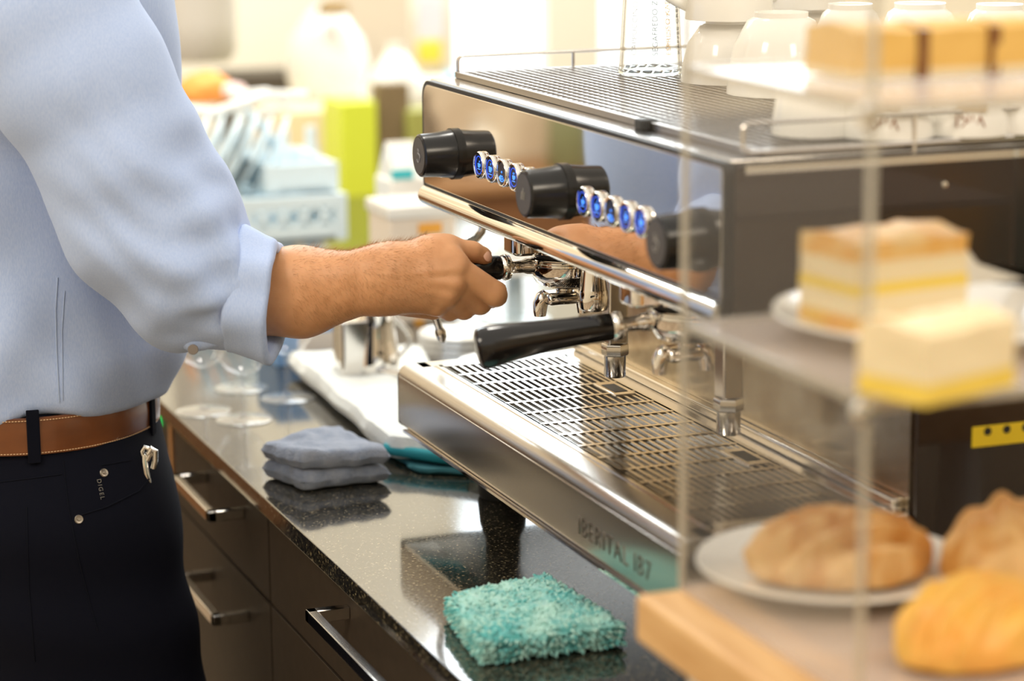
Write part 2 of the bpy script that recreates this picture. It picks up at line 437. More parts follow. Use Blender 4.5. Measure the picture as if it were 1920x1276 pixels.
# drip grate
g = MB(); ys = np.linspace(.040, .176, 17)
for y in ys: g.box((.034, y - .0014, -.0012), (.668, y + .0014, .0005))
xs = np.linspace(.034, .668, 15)
for x in xs: g.box((x - .0024, .040, -.0012), (x + .0024, .176, .0008))
g.box((.026, .036, -.004), (.036, .180, .0005)).box((.666, .036, -.004), (.676, .180, .0005)).box((.026, .034, -.004), (.676, .041, .0005)).box((.026, .172, -.004), (.676, .182, .0005))
g.build('drip_grate', mat('grate_steel', (.74, .71, .66), .16, 1.), em)
for x in (.20, .49):
    p = MB().box((x - .028, .150, -.003), (x + .028, .172, .0016)); p.build('grate_finger_plate', M_steel_p, em, bevel=.0006)
    MB().box((x - .017, .154, .0012), (x + .017, .168, .0020)).build('grate_finger_hole', M_dark, em)
# rear body, splash back, upper housing
MB().box((.004, .207, -.060), (.698, .50, .176)).build('rear_body', M_steel, em)
MB().box((.004, .2045, .0), (.698, .2065, .178)).build('splash_back', mat('splash_steel', (.66, .58, .45), .20, 1., noise=(18, (.50, .40, .27), .42, .66, 4)), em)
MB().box((.010, .195, .0), (.69, .2045, .010)).build('splash_ledge', M_steel_p, em, bevel=.002)
MB().prism(rrect(.002, .698, .176, .2935, (.016, .006, .006, .016)), .038, .50, 'y').build('upper_housing', M_steel_p, em, bevel=.001)
MB().prism(rrect(-.0025, .7045, .174, .2955, (.018, .006, .008, .018)), .0328, .042, 'y').build('front_trim', M_dark, em, bevel=.0008)
MB().prism(rrect(.0022, .7005, .1885, .2915, (.003, .003, .006, .015)), .0325, .036, 'y').build('front_panel', M_chrome, em, bevel=.0010)
# chrome bull-nose lip under the panel
lp = [(.042, .1872), (.0335, .1872)]
for k in range(9):
    a = math.radians(100 + 130 * k / 8); lp.append((.0365 + .0115 * math.cos(a), .1765 + .0105 * math.sin(a)))
lp += [(.042, .166), (.060, .166), (.060, .1872)]
MB().prism(lp, .003, .700, 'x').build('front_lip', M_chrome_b, em, bevel=.0008)
MB().box((.004, .058, .1665), (.698, .2065, .1765)).build('underside_plate', M_steel_p, em)
# side panels, dark
sp = [(.040, .168), (.040, .288), (.046, .2935), (.5, .2935), (.5, -.066), (.212, -.066), (.207, -.06), (.207, .150), (.190, .168)]
MB().prism(sp, .6985, .7045, 'x').build('side_panel', M_side, em, bevel=.0012)
MB().prism(sp, -.002, .0035, 'x').build('side_panel', M_side, em, bevel=.0012)
MB().box((.7046, .05, .286), (.7052, .50, .2925)).build('side_trim', M_chrome_b, em)
MB().lathe([(0, 0), (.003, 0), (.0025, .0015), (0, .002)], (.7045, .225, .268), (1, 0, 0), n=12).build('screw', M_chrome_b, em)
# yellow service label hanging on the side panel
yl = MB().box((.7046, .258, .0505), (.7056, .332, .0675)).build('service_label', mat('yellow_label', (.86, .62, .02), .5), em)
for k in range(3): MB().lathe([(0, 0), (.0035, 0), (.0035, .0004), (0, .0004)], (.7056, .272 + .018 * k, .063), (1, 0, 0), n=16).build('label_hole', M_dark, yl)
# feet
for x in (.085, .62):
    for y in (.085, .42):
        MB().lathe([(0, -.13), (.024, -.13), (.026, -.125), (.024, -.10), (.018, -.085), (.018, -.066), (0, -.066)], (x, y, 0)).build('foot', M_rubber, em)
# top sheet, cup rack
MB().box((.004, .04, .2935), (.698, .50, .2960)).build('top_sheet', M_steel_p, em, bevel=.001)
MB().box((.010, .074, .2960), (.690, .49, .2972)).build('rack_floor', M_dark, em)
rk = MB()
rk.box((.006, .066, .2962), (.694, .072, .3025)).box((.006, .488, .2962), (.694, .494, .3025)).box((.006, .066, .2962), (.012, .494, .3025)).box((.688, .066, .2962), (.694, .494, .3025))
rk.build('rack_frame', mat('rack_frame_steel', (.35, .33, .31), .3, 1.), em, bevel=.0008)
gr = MB()
for x in np.arange(.020, .69, .0125): gr.box((x - .0007, .072, .3008), (x + .0007, .488, .3018))
for y in np.arange(.080, .488, .0105): gr.box((.012, y - .0006, .3018), (.688, y + .0006, .3028))
gr.build('rack_grid', M_wire, em)
for x in (.485,):
    MB().box((x - .008, .058, .2955), (x + .008, .074, .3045)).build('rack_clip', M_rubber, em, bevel=.002)
# low rails at both ends and along the back
def railloop(x, y0, y1, z0, z1, r=.0018, rc=.006):
    pts = []
    for (cy, cz, a0) in ((y1 - rc, z1 - rc, 0), (y0 + rc, z1 - rc, 90), (y0 + rc, z0 + rc, 180), (y1 - rc, z0 + rc, 270)):
        for k in range(6):
            a = math.radians(a0 + 90 * k / 5); pts.append((x, cy + rc * math.cos(a), cz + rc * math.sin(a)))
    m = MB().tube(pts, r, 8, closed=True)
    return m
for x, y0, z0, z1 in ((.001, .0715, .2975, .3178), (.699, .0505, .3015, .3240)):
    m = railloop(x, y0, .49, z0, z1)
    for y in (.20, .36): m.tube([(x, y, z0 - (.008 if x > .5 else .002)), (x, y, z1)], .0017, 8)
    m.build('cup_rail', M_wire, em)
# control knobs
def knob(x, kind):
    z = .2302
    k = MB().lathe([(0, .0375), (.0195, .0375), (.0212, .036), (.0216, .033), (.0222, .020), (.0240, .006), (.0245, .004), (.0245, 0), (0, 0)], (x, .0325, z), (0, -1, 0), n=48)
    k.lathe([(.0228, .0046), (.0256, .0042), (.0256, 0), (.022, 0)], (x, .0325, z), (0, -1, 0), n=48)
    ob = k.build('steam_knob' if kind == 's' else 'water_knob', M_black, em)
    MB().lathe([(0, .0379), (.0180, .0379), (.0180, .0374), (0, .0374)], (x, .0325, z), (0, -1, 0), n=40).build('knob_cap', mat('dark_grey_cap', (.06, .058, .056), .38), ob)
    s = MB(); yy = .0325 - .0381
    if kind == 's':
        pts = [(x + .0045 * math.cos(a) * (1 + .25 * math.sin(3 * a)), yy, z - .002 + .0045 * math.sin(a)) for a in np.linspace(math.radians(200), math.radians(480), 14)]
        s.tube(pts, .0006, 6)
        for dx in (-.002, .001): s.tube([(x + dx, yy, z + .001), (x + dx + .0012, yy, z + .004), (x + dx, yy, z + .007)], .0005, 6)
    else:
        for dx in (-.0032, 0, .0032): s.tube([(x + dx - .001, yy, z - .005), (x + dx + .0012, yy, z + .0055 - abs(dx))], .0006, 6)
    s.build('knob_symbol', M_grey_print, ob)
knob(.096, 's'); knob(.380, 'w'); knob(.662, 's')
# selector buttons, lit blue
def button(x, icon):
    z = .2288; y = .0325
    r = MB().lathe([(.0122, 0), (.0134, .001), (.0134, .0035), (.0124, .0048), (.0112, .0046), (.0108, .003), (.0108, 0)], (x, y, z), (0, -1, 0), n=36, close=True)
    rb = r.build('button', M_chrome_b, em)
    MB().lathe([(0, .0034), (.0104, .0034), (.0108, .0028), (.0108, 0), (0, 0)], (x, y, z), (0, -1, 0), n=32).build('button_face', mat('button_black', (.01, .012, .03), .25), rb)
    yy = y - .0036
    if icon != 2:
        MB().tube([(x + .0086 * math.cos(a), yy, z + .0086 * math.sin(a)) for a in np.linspace(0, 2 * math.pi, 33)[:-1]], .0004, 6, closed=True).build('light_ring', M_blue, rb)
    s = MB()
    if icon == 2:
        for rr in (.0026, .0048, .0070):
            s.tube([(x + rr * math.cos(a), yy, z - .001 + rr * math.sin(a)) for a in np.linspace(math.radians(205), math.radians(320), 9)], .00055, 6)
        s.lathe([(0, 0), (.0011, 0), (.0011, .0004), (0, .0004)], (x, yy, z + .001), (0, -1, 0), n=12)
    else:
        k = 1.25 if icon in (1, 4) else .95
        s.prism([(x - .0028 * k, z + .0018 * k), (x + .0028 * k, z + .0018 * k), (x + .0020 * k, z - .0024 * k), (x - .0020 * k, z - .0024 * k)], yy - .0003, yy + .0003, 'y')
        s.tube([(x + .0026 * k + .0013 * math.cos(a), yy, z + .0002 + .0013 * math.sin(a)) for a in np.linspace(-1.8, 1.8, 8)], .0004, 6)
        s.tube([(x - .0036 * k, yy, z - .0040 * k), (x + .0036 * k, yy, z - .0040 * k)], .0004, 6)
        s.tube([(x + .0012, yy, z + .0030 * k), (x + .0018, yy, z + .0046 * k)], .0004, 6)
        if icon in (3, 4): s.tube([(x - .0012, yy, z + .0030 * k), (x - .0006, yy, z + .0046 * k)], .0004, 6)
    s.build('button_symbol', M_bluew, rb)
for x0 in (.1755, .4340):
    for k in range(5): button(x0 + .0309 * k, k)
# thin joint lines in the mirror panel are absent; drip tray lettering
text('maker_lettering', 'IBERITAL IB7', .0238, (.492, -.0002, -.0505), (1, 0, 0), (0, 0, 1), mat('embossed_steel', (.22, .20, .18), .35, 1.), em, .0002, space=1.16)
# group heads
for gx in (.222, .500):
    gh = MB().lathe([(0, .1672), (.034, .1672), (.0345, .162), (.0345, .150), (.0335, .1475), (0, .1475)], (gx, .100, 0), n=40)
    gh = gh.build('group_head', M_chrome, em)
    MB().prism(rrect(gx - .022, gx + .016, .042, .075, .009), .1475, .1672, 'z').build('group_front_lobe', M_chrome, gh, bevel=.003)
    MB().lathe([(0, .1475), (.030, .1475), (.030, .1435), (0, .1435)], (gx, .100, 0), n=36).build('group_gasket', M_dark, gh)
# uprights with hexagon foot above the tray
for cx in (.222, .474):
    MB().box((cx - .010, .142, .052), (cx + .010, .162, .1672)).build('upright', M_steel_p, em, bevel=.002)
    MB().lathe([(0, .0405), (.0125, .0405), (.0135, .042), (.0135, .051), (.0125, .0525), (0, .0525)], (cx, .152, 0), n=6).build('hexagon_nut', M_steel_p, em)
    MB().lathe([(0, .019), (.0098, .019), (.0108, .0205), (.0108, .0405), (0, .0405)], (cx, .152, 0), n=28).build('upright_sleeve', M_steel_p, em)
# hot water outlet, a chrome cone between the groups
wp = U(1113, 545, x=.285)
MB().lathe([(0, .101), (.0125, .101), (.0142, .1035), (.0142, .1200), (.0136, .1212), (.0100, .150), (.008, .1672), (0, .1672)], (wp.x, wp.y, 0), n=32).build('hot_water_outlet', M_chrome, em)
# steam wand at the left end
sw = MB().tube([U(905, 408, x=.045), U(906, 420, x=.045), U(903, 434, x=.045), U(893, 447, x=.045), U(876, 455, x=.045), U(855, 465, x=.04), U(836, 492, x=.03), U(822, 540, x=.02), U(815, 590, x=.015), U(824, 618, x=.01)], .0042, 14)
sw = sw.build('steam_wand', mat('wand_steel', (.70, .67, .62), .2, 1.), em)
MB().tube([U(823, 614, x=.01), U(826, 622, x=.01), U(829, 634, x=.01), U(831, 641, x=.01)], [.0045, .0062, .0052, .002], 14).build('wand_tip', M_steel_p, sw)

# ------------------------------------------------------------------ portafilters
def portafilter(gx, ang, droop, label):
    e = empty('portafilter', (gx, .100, .110), label, 'portafilter', 'portafilters locked into the machine')
    dirv = Vector((math.sin(ang), -math.cos(ang), -math.sin(droop))).normalized()
    c = Vector((gx, .100, .1355))
    MB().lathe([(0, .1430), (.0345, .1430), (.0365, .1415), (.0368, .1290), (.0350, .1262), (.0300, .118), (.022, .1145), (0, .1135)], (gx, .100, 0), n=48).build('filter_holder', M_chrome, e)
    MB().lathe([(.0368, .1400), (.0378, .1392), (.0378, .1372), (.0368, .1364)], (gx, .100, 0), n=48).build('holder_ring', M_chrome_b, e)
    a = c + dirv * .034
    MB().tube([a, c + dirv * .042, c + dirv * .046, c + dirv * .056, c + dirv * .060], [.0085, .0080, .0065, .0065, .0085], 20).build('neck', M_chrome, e)
    MB().tube([c + dirv * t for t in (.0585, .060, .0625, .065, .068, .0695)], [.0088, .0118, .0128, .0128, .0118, .0105], 28).build('collar', M_chrome_b, e)
    ts = [.0690, .0705, .085, .105, .130, .155, .172, .181, .185, .1865]
    rr = [.0112, .0120, .0122, .0126, .0142, .0165, .0183, .0187, .0172, .0135]
    sag = [0, 0, 0, 0, -.0004, -.0012, -.0024, -.0030, -.0033, -.0034]
    MB().tube([c + dirv * t + Vector((0, 0, s)) for t, s in zip(ts, sag)], rr, 36).build('handle', M_blackg, e)
    # double spout
    s = MB()
    s.lathe([(0, .1150), (.0085, .1150), (.0085, .108), (0, .108)], (gx, .097, 0), n=24)
    s.prism([(-.012 + gx, .0975), (gx + .012, .0975), (gx + .015, .103), (gx + .010, .1095), (gx - .010, .1095), (gx - .015, .103)], .076, .108, 'y')
    sp_ = s.build('spout_body', M_chrome, e, bevel=.003)
    for sy in (-1, 1):
        yy = .094 + sy * .0155
        MB().tube([(gx, yy, .1065), (gx, yy + sy * .004, .1040), (gx, yy + sy * .0065, .0985), (gx, yy + sy * .007, .091), (gx, yy + sy * .007, .0865)], [.0068, .0074, .0074, .0066, .0058], 22).build('spout', M_chrome, sp_)
    return e
portafilter(.226, -.02, -.01, 'portafilter gripped by the hand, only the front of its black handle showing')
portafilter(.503, -.20, .10, 'portafilter with its whole long black handle hanging over the drip tray')

# ------------------------------------------------------------------ person
pe = empty('person', (-.10, -.36, -1.03), 'person in light blue shirt, navy trousers and brown belt reaching to the coffee machine', 'person')
A = lambda v: np.array(v, float)
wr = U(712, 530, x=.236)
el = U(330, 555, x=.15)
def hand_fn(P):
    J = {}
    mcp = {'i': U(856, 503, x=.255), 'm': U(849, 531, x=.258), 'r': U(835, 552, x=.256), 'p': U(817, 569, x=.248)}
    pip = {'i': U(929, 551, x=.266), 'm': U(900, 568, x=.248), 'r': U(870, 578, x=.240), 'p': U(843, 583, x=.238)}
    dip = {'i': U(924, 557, x=.236), 'm': U(895, 566, x=.222), 'r': U(866, 573, x=.218), 'p': U(840, 578, x=.214)}
    tip = {'i': U(900, 540, x=.212), 'm': U(878, 548, x=.208), 'r': U(852, 552, x=.206), 'p': U(828, 556, x=.204)}
    # forearm: two bones side by side then narrowing to a broad wrist
    d = cap(P, U(330, 560, x=.13), U(560, 536, x=.19), .036, .036)
    d = smin(d, cap(P, U(560, 536, x=.19), U(690, 517, x=.232), .036, .0235), .012)
    d = smin(d, cap(P, U(420, 562, x=.15), U(566, 562, x=.19), .034, .0335), .012)
    d = smin(d, cap(P, U(566, 562, x=.19), U(700, 538, x=.236), .0335, .0225), .012)
    w1 = U(722, 508, x=.240); w2 = U(722, 540, x=.243)
    d = smin(d, cap(P, U(690, 515, x=.234), w1, .0235, .0215), .010)
    d = smin(d, cap(P, U(700, 540, x=.238), w2, .0225, .0205), .010)
    # metacarpals
    h = cap(P, w1, mcp['i'], .0195, .0122)
    h = smin(h, cap(P, w1, U(842, 488, x=.248), .0205, .0150), .010)
    h = smin(h, cap(P, U(724, 528, x=.244), mcp['m'], .0195, .0126), .006)
    h = smin(h, cap(P, w2, mcp['r'], .0195, .0120), .006)
    h = smin(h, cap(P, U(727, 545, x=.242), mcp['p'], .0190, .0112), .006)
    # thenar mass at the top, heel of the hand behind
    h = smin(h, cap(P, U(745, 497, x=.232), U(822, 470, x=.236), .021, .0150), .012)
    h = smin(h, cap(P, U(740, 553, x=.226), U(812, 578, x=.226), .019, .0110), .010)
    d = smin(d, h, .016)
    # knuckle bumps
    for k, r in (('i', .0130), ('m', .0133), ('r', .0124), ('p', .0112)):
        c = mcp[k]; d = smin(d, np.linalg.norm(P - A(c + Vector((.0015, 0, 0))), axis=-1) - r, .004)
    # tendons raised over the back of the hand
    for k in 'imr':
        q = mcp[k] + Vector((.0105, 0, .001)); s = U(760, 515 + 9 * 'imr'.index(k), x=.261)
        d = smin(d, cap(P, s, q, .0026, .0036), .005)
    # thumb along the top of the handle
    t = cap(P, U(806, 472, x=.238), U(840, 464, x=.232), .0165, .0118)
    t = smin(t, cap(P, U(840, 464, x=.232), U(886, 472, x=.230), .0112, .0096), .006)
    t = smin(t, cap(P, U(886, 472, x=.230), U(905, 480, x=.229), .0096, .0082), .004)
    t = smin(t, cap(P, U(905, 480, x=.229), U(920, 488, x=.228), .0080, .0052), .004)
    d = smin(d, t, .007)
    # fingers
    R = {'i': (.0126, .0118, .0098, .0082), 'm': (.0120, .0108, .0098, .0082), 'r': (.0118, .0104, .0092, .0078), 'p': (.0108, .0090, .0080, .0068)}
    for k in 'pmri':
        r = R[k]
        f = cap(P, mcp[k], pip[k], r[0], r[1])
        f = smin(f, cap(P, pip[k], dip[k], r[1], r[2]), .003)
        f = smin(f, cap(P, dip[k], tip[k], r[2], r[3]), .003)
        d = smin(d, f, .0018)
    # crease at the wrist
    return d
hv, hf = nets(hand_fn, (.09, -.36, .05), (.31, .02, .22), .0021)
# the rest of the figure, hidden under the clothes or outside the frame
SH = Vector((.105, -.345, .385)); TX = -.10
def body_fn(P):
    d = cap(P, (TX, -.365, .02), (TX, -.37, .30), .108, .125)
    d = smin(d, cap(P, (TX - .15, -.375, .37), (TX + .15, -.375, .37), .065, .065), .06)
    d = smin(d, cap(P, (TX, -.37, .38), (TX, -.355, .52), .062, .055), .04)
    d = smin(d, ell(P, (TX, -.335, .625), (.078, .098, .118)), .02)
    d = smin(d, cap(P, (TX, -.262, .57), (TX, -.258, .585), .035, .03), .03)
    d = smin(d, cap(P, (TX, -.240, .640), (TX, -.222, .608), .009, .013), .01)
    for s in (-1, 1):
        d = smin(d, cap(P, (TX + s * .080, -.345, .645), (TX + s * .086, -.352, .605), .014, .009), .006)
        d = smin(d, cap(P, (TX + s * .070, -.35, -.09), (TX + s * .088, -.27, -.52), .066, .050), .03)
        d = smin(d, cap(P, (TX + s * .088, -.27, -.52), (TX + s * .09, -.36, -.95), .048, .036), .02)
        d = smin(d, cap(P, (TX + s * .09, -.40, -.985), (TX + s * .10, -.24, -1.0), .036, .026), .02)
        e = np.linalg.norm(P - A((TX + s * .032, -.243, .645)), axis=-1) - .011
        d = smin(d, e, .003)
    d = smin(d, cap(P, (TX, -.238, .575), (TX, -.236, .575), .012, .012), .01)
    d = smin(d, cap(P, SH, el, .05, .032), .03)
    d = smin(d, cap(P, el, U(450, 555, x=.16), .032, .032), .02)
    # left arm hanging
    d = smin(d, cap(P, (TX - .19, -.37, .37), (TX - .24, -.38, .08), .05, .04), .03)
    d = smin(d, cap(P, (TX - .24, -.38, .08), (TX - .25, -.33, -.16), .038, .026), .02)
    d = smin(d, cap(P, (TX - .25, -.325, -.17), (TX - .25, -.315, -.24), .028, .020), .02)
    for k in range(4):
        d = smin(d, cap(P, (TX - .25, -.335 + .016 * k, -.24), (TX - .243, -.335 + .017 * k, -.30 - .012 * (k in (1, 2))), .009, .0075), .003)
    d = smin(d, cap(P, (TX - .24, -.30, -.20), (TX - .225, -.275, -.255), .012, .008), .006)
    return d
bv, bf = nets(body_fn, (-.48, -.62, -1.04), (.27, -.08, .80), .009)
body = link('body', npmesh('body', [(hv, hf), (bv, bf)]), M_skin, pe)
bvh_hand = BVHTree.FromPolygons([Vector(v) for v in hv], hf.tolist())
# forearm hair
hb = MB()
for i in range(2600):
    px, py = 545 + 265 * random.random() ** .8, random.uniform(445, 610)
    h = bvh_hand.ray_cast(CAM, ray(px, py))
    if h[0] is None: continue
    p, nrm = h[0], h[1]
    t = (Vector((.0, .6, -.55)) + Vector((random.uniform(-.4, .4), random.uniform(-.4, .4), random.uniform(-.35, .35))))
    t = (t - nrm * t.dot(nrm)).normalized()
    L = random.uniform(.004, .010) * (1 if px < 740 else .55)
    hb.cone(p - nrm * .0003, p + t * L + nrm * L * .35, .00009, 3)
for i in range(500):
    px = random.uniform(580, 800); h = None
    for py in range(430, 500, 2):
        h = bvh_hand.ray_cast(CAM, ray(px, py))
        if h[0] is not None: break
    if h is None or h[0] is None: continue
    p = h[0]; L = random.uniform(.004, .009)
    hb.cone(p, p + Vector((0, random.uniform(.2, .9), random.uniform(.2, .8))).normalized() * L, .00009, 3)
ah = hb.build('arm_hair', M_hair, body, origin=wr, smooth=False); ah['kind'] = 'stuff'
# thumb nail
h = bvh_hand.ray_cast(CAM, ray(914, 480))
if h[0] is not None:
    MB().lathe([(0, .0012), (.0035, .0008), (.0045, 0), (0, -.001)], h[0], h[1] + Vector((0, 0, .4)), n=16, sx=1.2).build('thumb_nail', mat('nail', (.68, .38, .26), .35), body)
# face details and hair of the head (above the frame)
for s in (-1, 1):
    MB().lathe([(0, .004), (.0035, .003), (.004, 0), (0, 0)], (TX + s * .032, -.233, .645), (0, 1, 0), n=12).build('iris', M_dark, body)
MB().tube([(TX - .022, -.226, .572), (TX - .008, -.222, .576), (TX + .008, -.222, .576), (TX + .022, -.226, .572)], .004, 8).build('lips', mat('lip', (.5, .2, .15), .5), body)
def hair_fn(P):
    d = ell(P, (TX, -.348, .648), (.088, .104, .112))
    return np.maximum(np.maximum(d, -(P[..., 2] - .585 + .0 * P[..., 1])), P[..., 1] + .265 - (P[..., 2] - .69) * .6)
v_, f_ = nets(hair_fn, (TX - .11, -.47, .55), (TX + .11, -.22, .78), .008)
ho = link('hair', npmesh('hair', [(v_, f_)]), mat('brown_hair', (.12, .06, .03), .6), pe)

# --- shirt (one garment): torso + sleeve
def ridge(P, a, b, w_, amp):
    """soft fold running from a to b"""
    a = A(a); b = A(b); ab = b - a; t = np.clip(((P - a) @ ab) / (ab @ ab), 0, 1)
    dd = np.linalg.norm(P - a - t[..., None] * ab, axis=-1)
    return amp * np.exp(-(dd / w_) ** 2) * np.sin(np.pi * np.clip(t, .02, .98)) ** .6
ST = [((48, -60), .070, .062), ((84, 28), .098, .081), ((152, 150), .115, .083), ((226, 290), .130, .080), ((285, 418), .142, .082), ((352, 503), .160, .070), ((405, 528), .172, .058), ((458, 532), .182, .0530)]
def shirt_fn(P):
    x, y, z = P[..., 0], P[..., 1], P[..., 2]
    # torso: elliptical section, bloused over the belt
    bl = .012 * np.exp(-((z - .025) / .045) ** 2)
    rx = .155 + .018 * np.clip((z - .05) / .3, 0, 1) + bl; ry = .148 + .012 * np.clip((z - .0) / .3, 0, 1) + bl * 1.2
    dy = y + .362 + .012 * np.clip((.04 - z) / .05, 0, 1); dx = x - TX
    k = np.sqrt((dx / rx) ** 2 + (dy / ry) ** 2 + 1e-9)
    d = (k - 1) * .150
    fold = .0025 * np.sin(52 * (y + .5 * z) + 2.2 * np.sin(15 * z)) + .0060 * np.sin(38 * z + 16 * y + 3 * np.sin(22 * y)) * np.exp(-((z - .06) / .10) ** 2) + .003 * np.sin(70 * y + 9 * z)*np.exp(-((z) / .06) ** 2)
    d = d - fold
    low = -.022 + .010 * np.sin(19 * (y + .43)) + .005 * np.sin(47 * y + 1)
    d = smin_max(d, (low - z), .012)
    d = smin_max(d, z - .44, .05)
    d = smin(d, cap(P, (TX - .15, -.375, .36), (TX + .15, -.375, .36), .080, .080), .05)
    d = smin(d, cap(P, (TX - .19, -.37, .35), (TX - .24, -.375, .10), .075, .06), .03)
    # sleeve
    s = None
    for (c0, x0, r0), (c1, x1, r1) in zip(ST, ST[1:]):
        q = cap(P, U(*c0, x=x0), U(*c1, x=x1), r0, r1)
        s = q if s is None else smin(s, q, .012)
    s = smin(s, cap(P, U(340, 600, x=.155), U(455, 585, x=.18), .028, .026), .02)
    s = s - ridge(P, U(120, -20, x=.20), U(160, 330, x=.21), .012, .004) + ridge(P, U(80, 40, x=.19), U(20, 190, x=.19), .008, .006)
    s = s - ridge(P, U(300, 600, x=.20), U(470, 545, x=.22), .010, .006) + ridge(P, U(330, 618, x=.215), U(470, 572, x=.235), .009, .011)
    s = s + ridge(P, U(446, 415, x=.225), U(456, 545, x=.245), .008, .011) - ridge(P, U(380, 330, x=.20), U(330, 560, x=.23), .03, .004)
    s = s - ridge(P, U(200, 250, x=.20), U(420, 420, x=.22), .02, .003) + ridge(P, U(160, 330, x=.19), U(300, 520, x=.21), .014, .003)
    ec = U(360, 480, x=.20); em_ = np.exp(-((np.linalg.norm(P - A(ec), axis=-1) / .115) ** 2))
    s = s + em_ * (.0045 * np.sin(75 * (z + .8 * y) + 2.5 * np.sin(28 * y)) + .0022 * np.sin(150 * (z + .5 * y) + 3 * np.sin(40 * y + 1)))
    uc = U(180, 200, x=.19); um = np.exp(-((np.linalg.norm(P - A(uc), axis=-1) / .16) ** 2))
    s = s + um * .0034 * np.sin(46 * (y - .35 * z) + 2 * np.sin(17 * z))
    # end of the sleeve, cut square to the arm
    ax = A(U(470, 535, x=.186) - U(405, 545, x=.172)); ax /= np.linalg.norm(ax)
    e = (P - A(U(478, 535, x=.188))) @ ax
    s = np.maximum(s, e)
    return smin(d, s, .006)
def smin_max(a, b, k): return -smin(-a, -b, k)
v_, f_ = nets(shirt_fn, (-.44, -.60, -.065), (.29, -.12, .50), .0052)
sho = link('shirt', npmesh('shirt', [(v_, f_)]), M_shirt, pe)
sm_ = sho.modifiers.new('s', 'SMOOTH'); sm_.iterations = 2; sm_.factor = .5
bvh_shirt = BVHTree.FromPolygons([Vector(v) for v in v_], f_.tolist())
cl_ = MB()
cl_.tube([(TX + .068 * math.cos(a), -.368 + .066 * math.sin(a), .452 - .012 * math.sin(a)) for a in np.linspace(0, 2 * math.pi, 29)[:-1]], .014, 10, closed=True)
cl_.tube([(TX + .066 * math.cos(a), -.368 + .064 * math.sin(a), .468 - .012 * math.sin(a)) for a in np.linspace(0, 2 * math.pi, 29)[:-1]], .010, 10, closed=True)
cl_.build('collar', M_shirt, pe)
# rolled cuff: a thick turned-back band, wider than the arm
def cuff_fn(P):
    a = U(447, 533, x=.182); b = U(522, 538, x=.200)
    ax = A(b - a); L = np.linalg.norm(ax); ax = ax / L
    up = A((0, 0, 1.)); side = np.cross(ax, up); side /= np.linalg.norm(side); up = np.cross(side, ax)
    q = P - A(a); t = q @ ax; u = q @ up; v = q @ side
    th = np.arctan2(u, v)
    cu = -.004 - .010 * np.clip(t / L, 0, 1)
    ru = .056 - .004 * t / L; rv = .050 - .002 * t / L
    k = np.sqrt(((u - cu) / ru) ** 2 + (v / rv) ** 2 + 1e-9)
    rr = (k - 1) * .052
    rr = rr + .0022 * np.sin(3 * th + 60 * t) + .0016 * np.sin(7 * th + 1)
    end = L * (1.0 + .04 * np.sin(2 * th + .5))
    band = np.abs(rr) - .0046 - .0022 * np.exp(-((t - end) / .008) ** 2)
    lo_ = -t - .002 + .005 * np.sin(th)
    return smin_max(smin_max(band, t - end, .006), lo_, .004)
ca = U(485, 535, x=.19)
v_, f_ = nets(cuff_fn, (ca.x - .09, ca.y - .09, ca.z - .09), (ca.x + .09, ca.y + .09, ca.z + .09), .0022)
cuf = link('rolled_cuff', npmesh('rolled_cuff', [(v_, f_)]), M_shirt, pe)
# loose lower flap of the cuff with its button
fl = MB(); n = 18; rows = []
top = [U(332, 628, x=.195), U(400, 628, x=.205), U(455, 610, x=.212), U(505, 596, x=.214)]
bot = [U(342, 674, x=.190), U(400, 660, x=.200), U(455, 645, x=.208), U(500, 630, x=.212)]
for off in (.0, -.016):
    for L_ in (top, bot): rows.append([p + Vector((off, -off * .2, (.004 if off else 0) * (1 if L_ is bot else -1))) for p in L_])
vv = [[fl.bm.verts.new(p) for p in r] for r in rows]
for A_, B_ in ((0, 1), (1, 3), (3, 2), (2, 0)):
    for k in range(3): fl.bm.faces.new([vv[A_][k], vv[A_][k + 1], vv[B_][k + 1], vv[B_][k]])
fl.bm.faces.new([vv[i][0] for i in (0, 1, 3, 2)]); fl.bm.faces.new([vv[i][3] for i in (0, 1, 3, 2)])
fl.build('cuff_flap', M_shirt, pe, sub=2)
MB().lathe([(0, .0015), (.0045, .0012), (.005, 0), (.0045, -.001), (0, -.001)], U(362, 655, x=.200), (1, -.3, 0), n=20).build('cuff_button', mat('button_horn', (.22, .19, .17), .3), pe)
# side seam of the shirt
def follow(bvh, pts, lift=.0008, n=14):
    out = []
    for (x0, y0), (x1, y1) in zip(pts, pts[1:]):
        for k in range(n):
            t = k / n; h = bvh.ray_cast(CAM, ray(x0 + (x1 - x0) * t, y0 + (y1 - y0) * t))
            if h[0] is not None: out.append(h[0] + h[1] * lift)
    return out
def seam(bvh, pts, r, name, m, par, lift=.0004):
    p = follow(bvh, pts, lift)
    if len(p) > 2: return MB().tube(p, r, 6).build(name, m, par)
M_seam = mat('shirt_seam', (.40, .50, .70), .9)
seam(bvh_shirt, [(108, 520), (104, 580), (106, 660), (112, 760)], .0007, 'side_seam', M_seam, sho)
seam(bvh_shirt, [(121, 545), (116, 620), (118, 760)], .0005, 'side_seam', M_seam, sho)

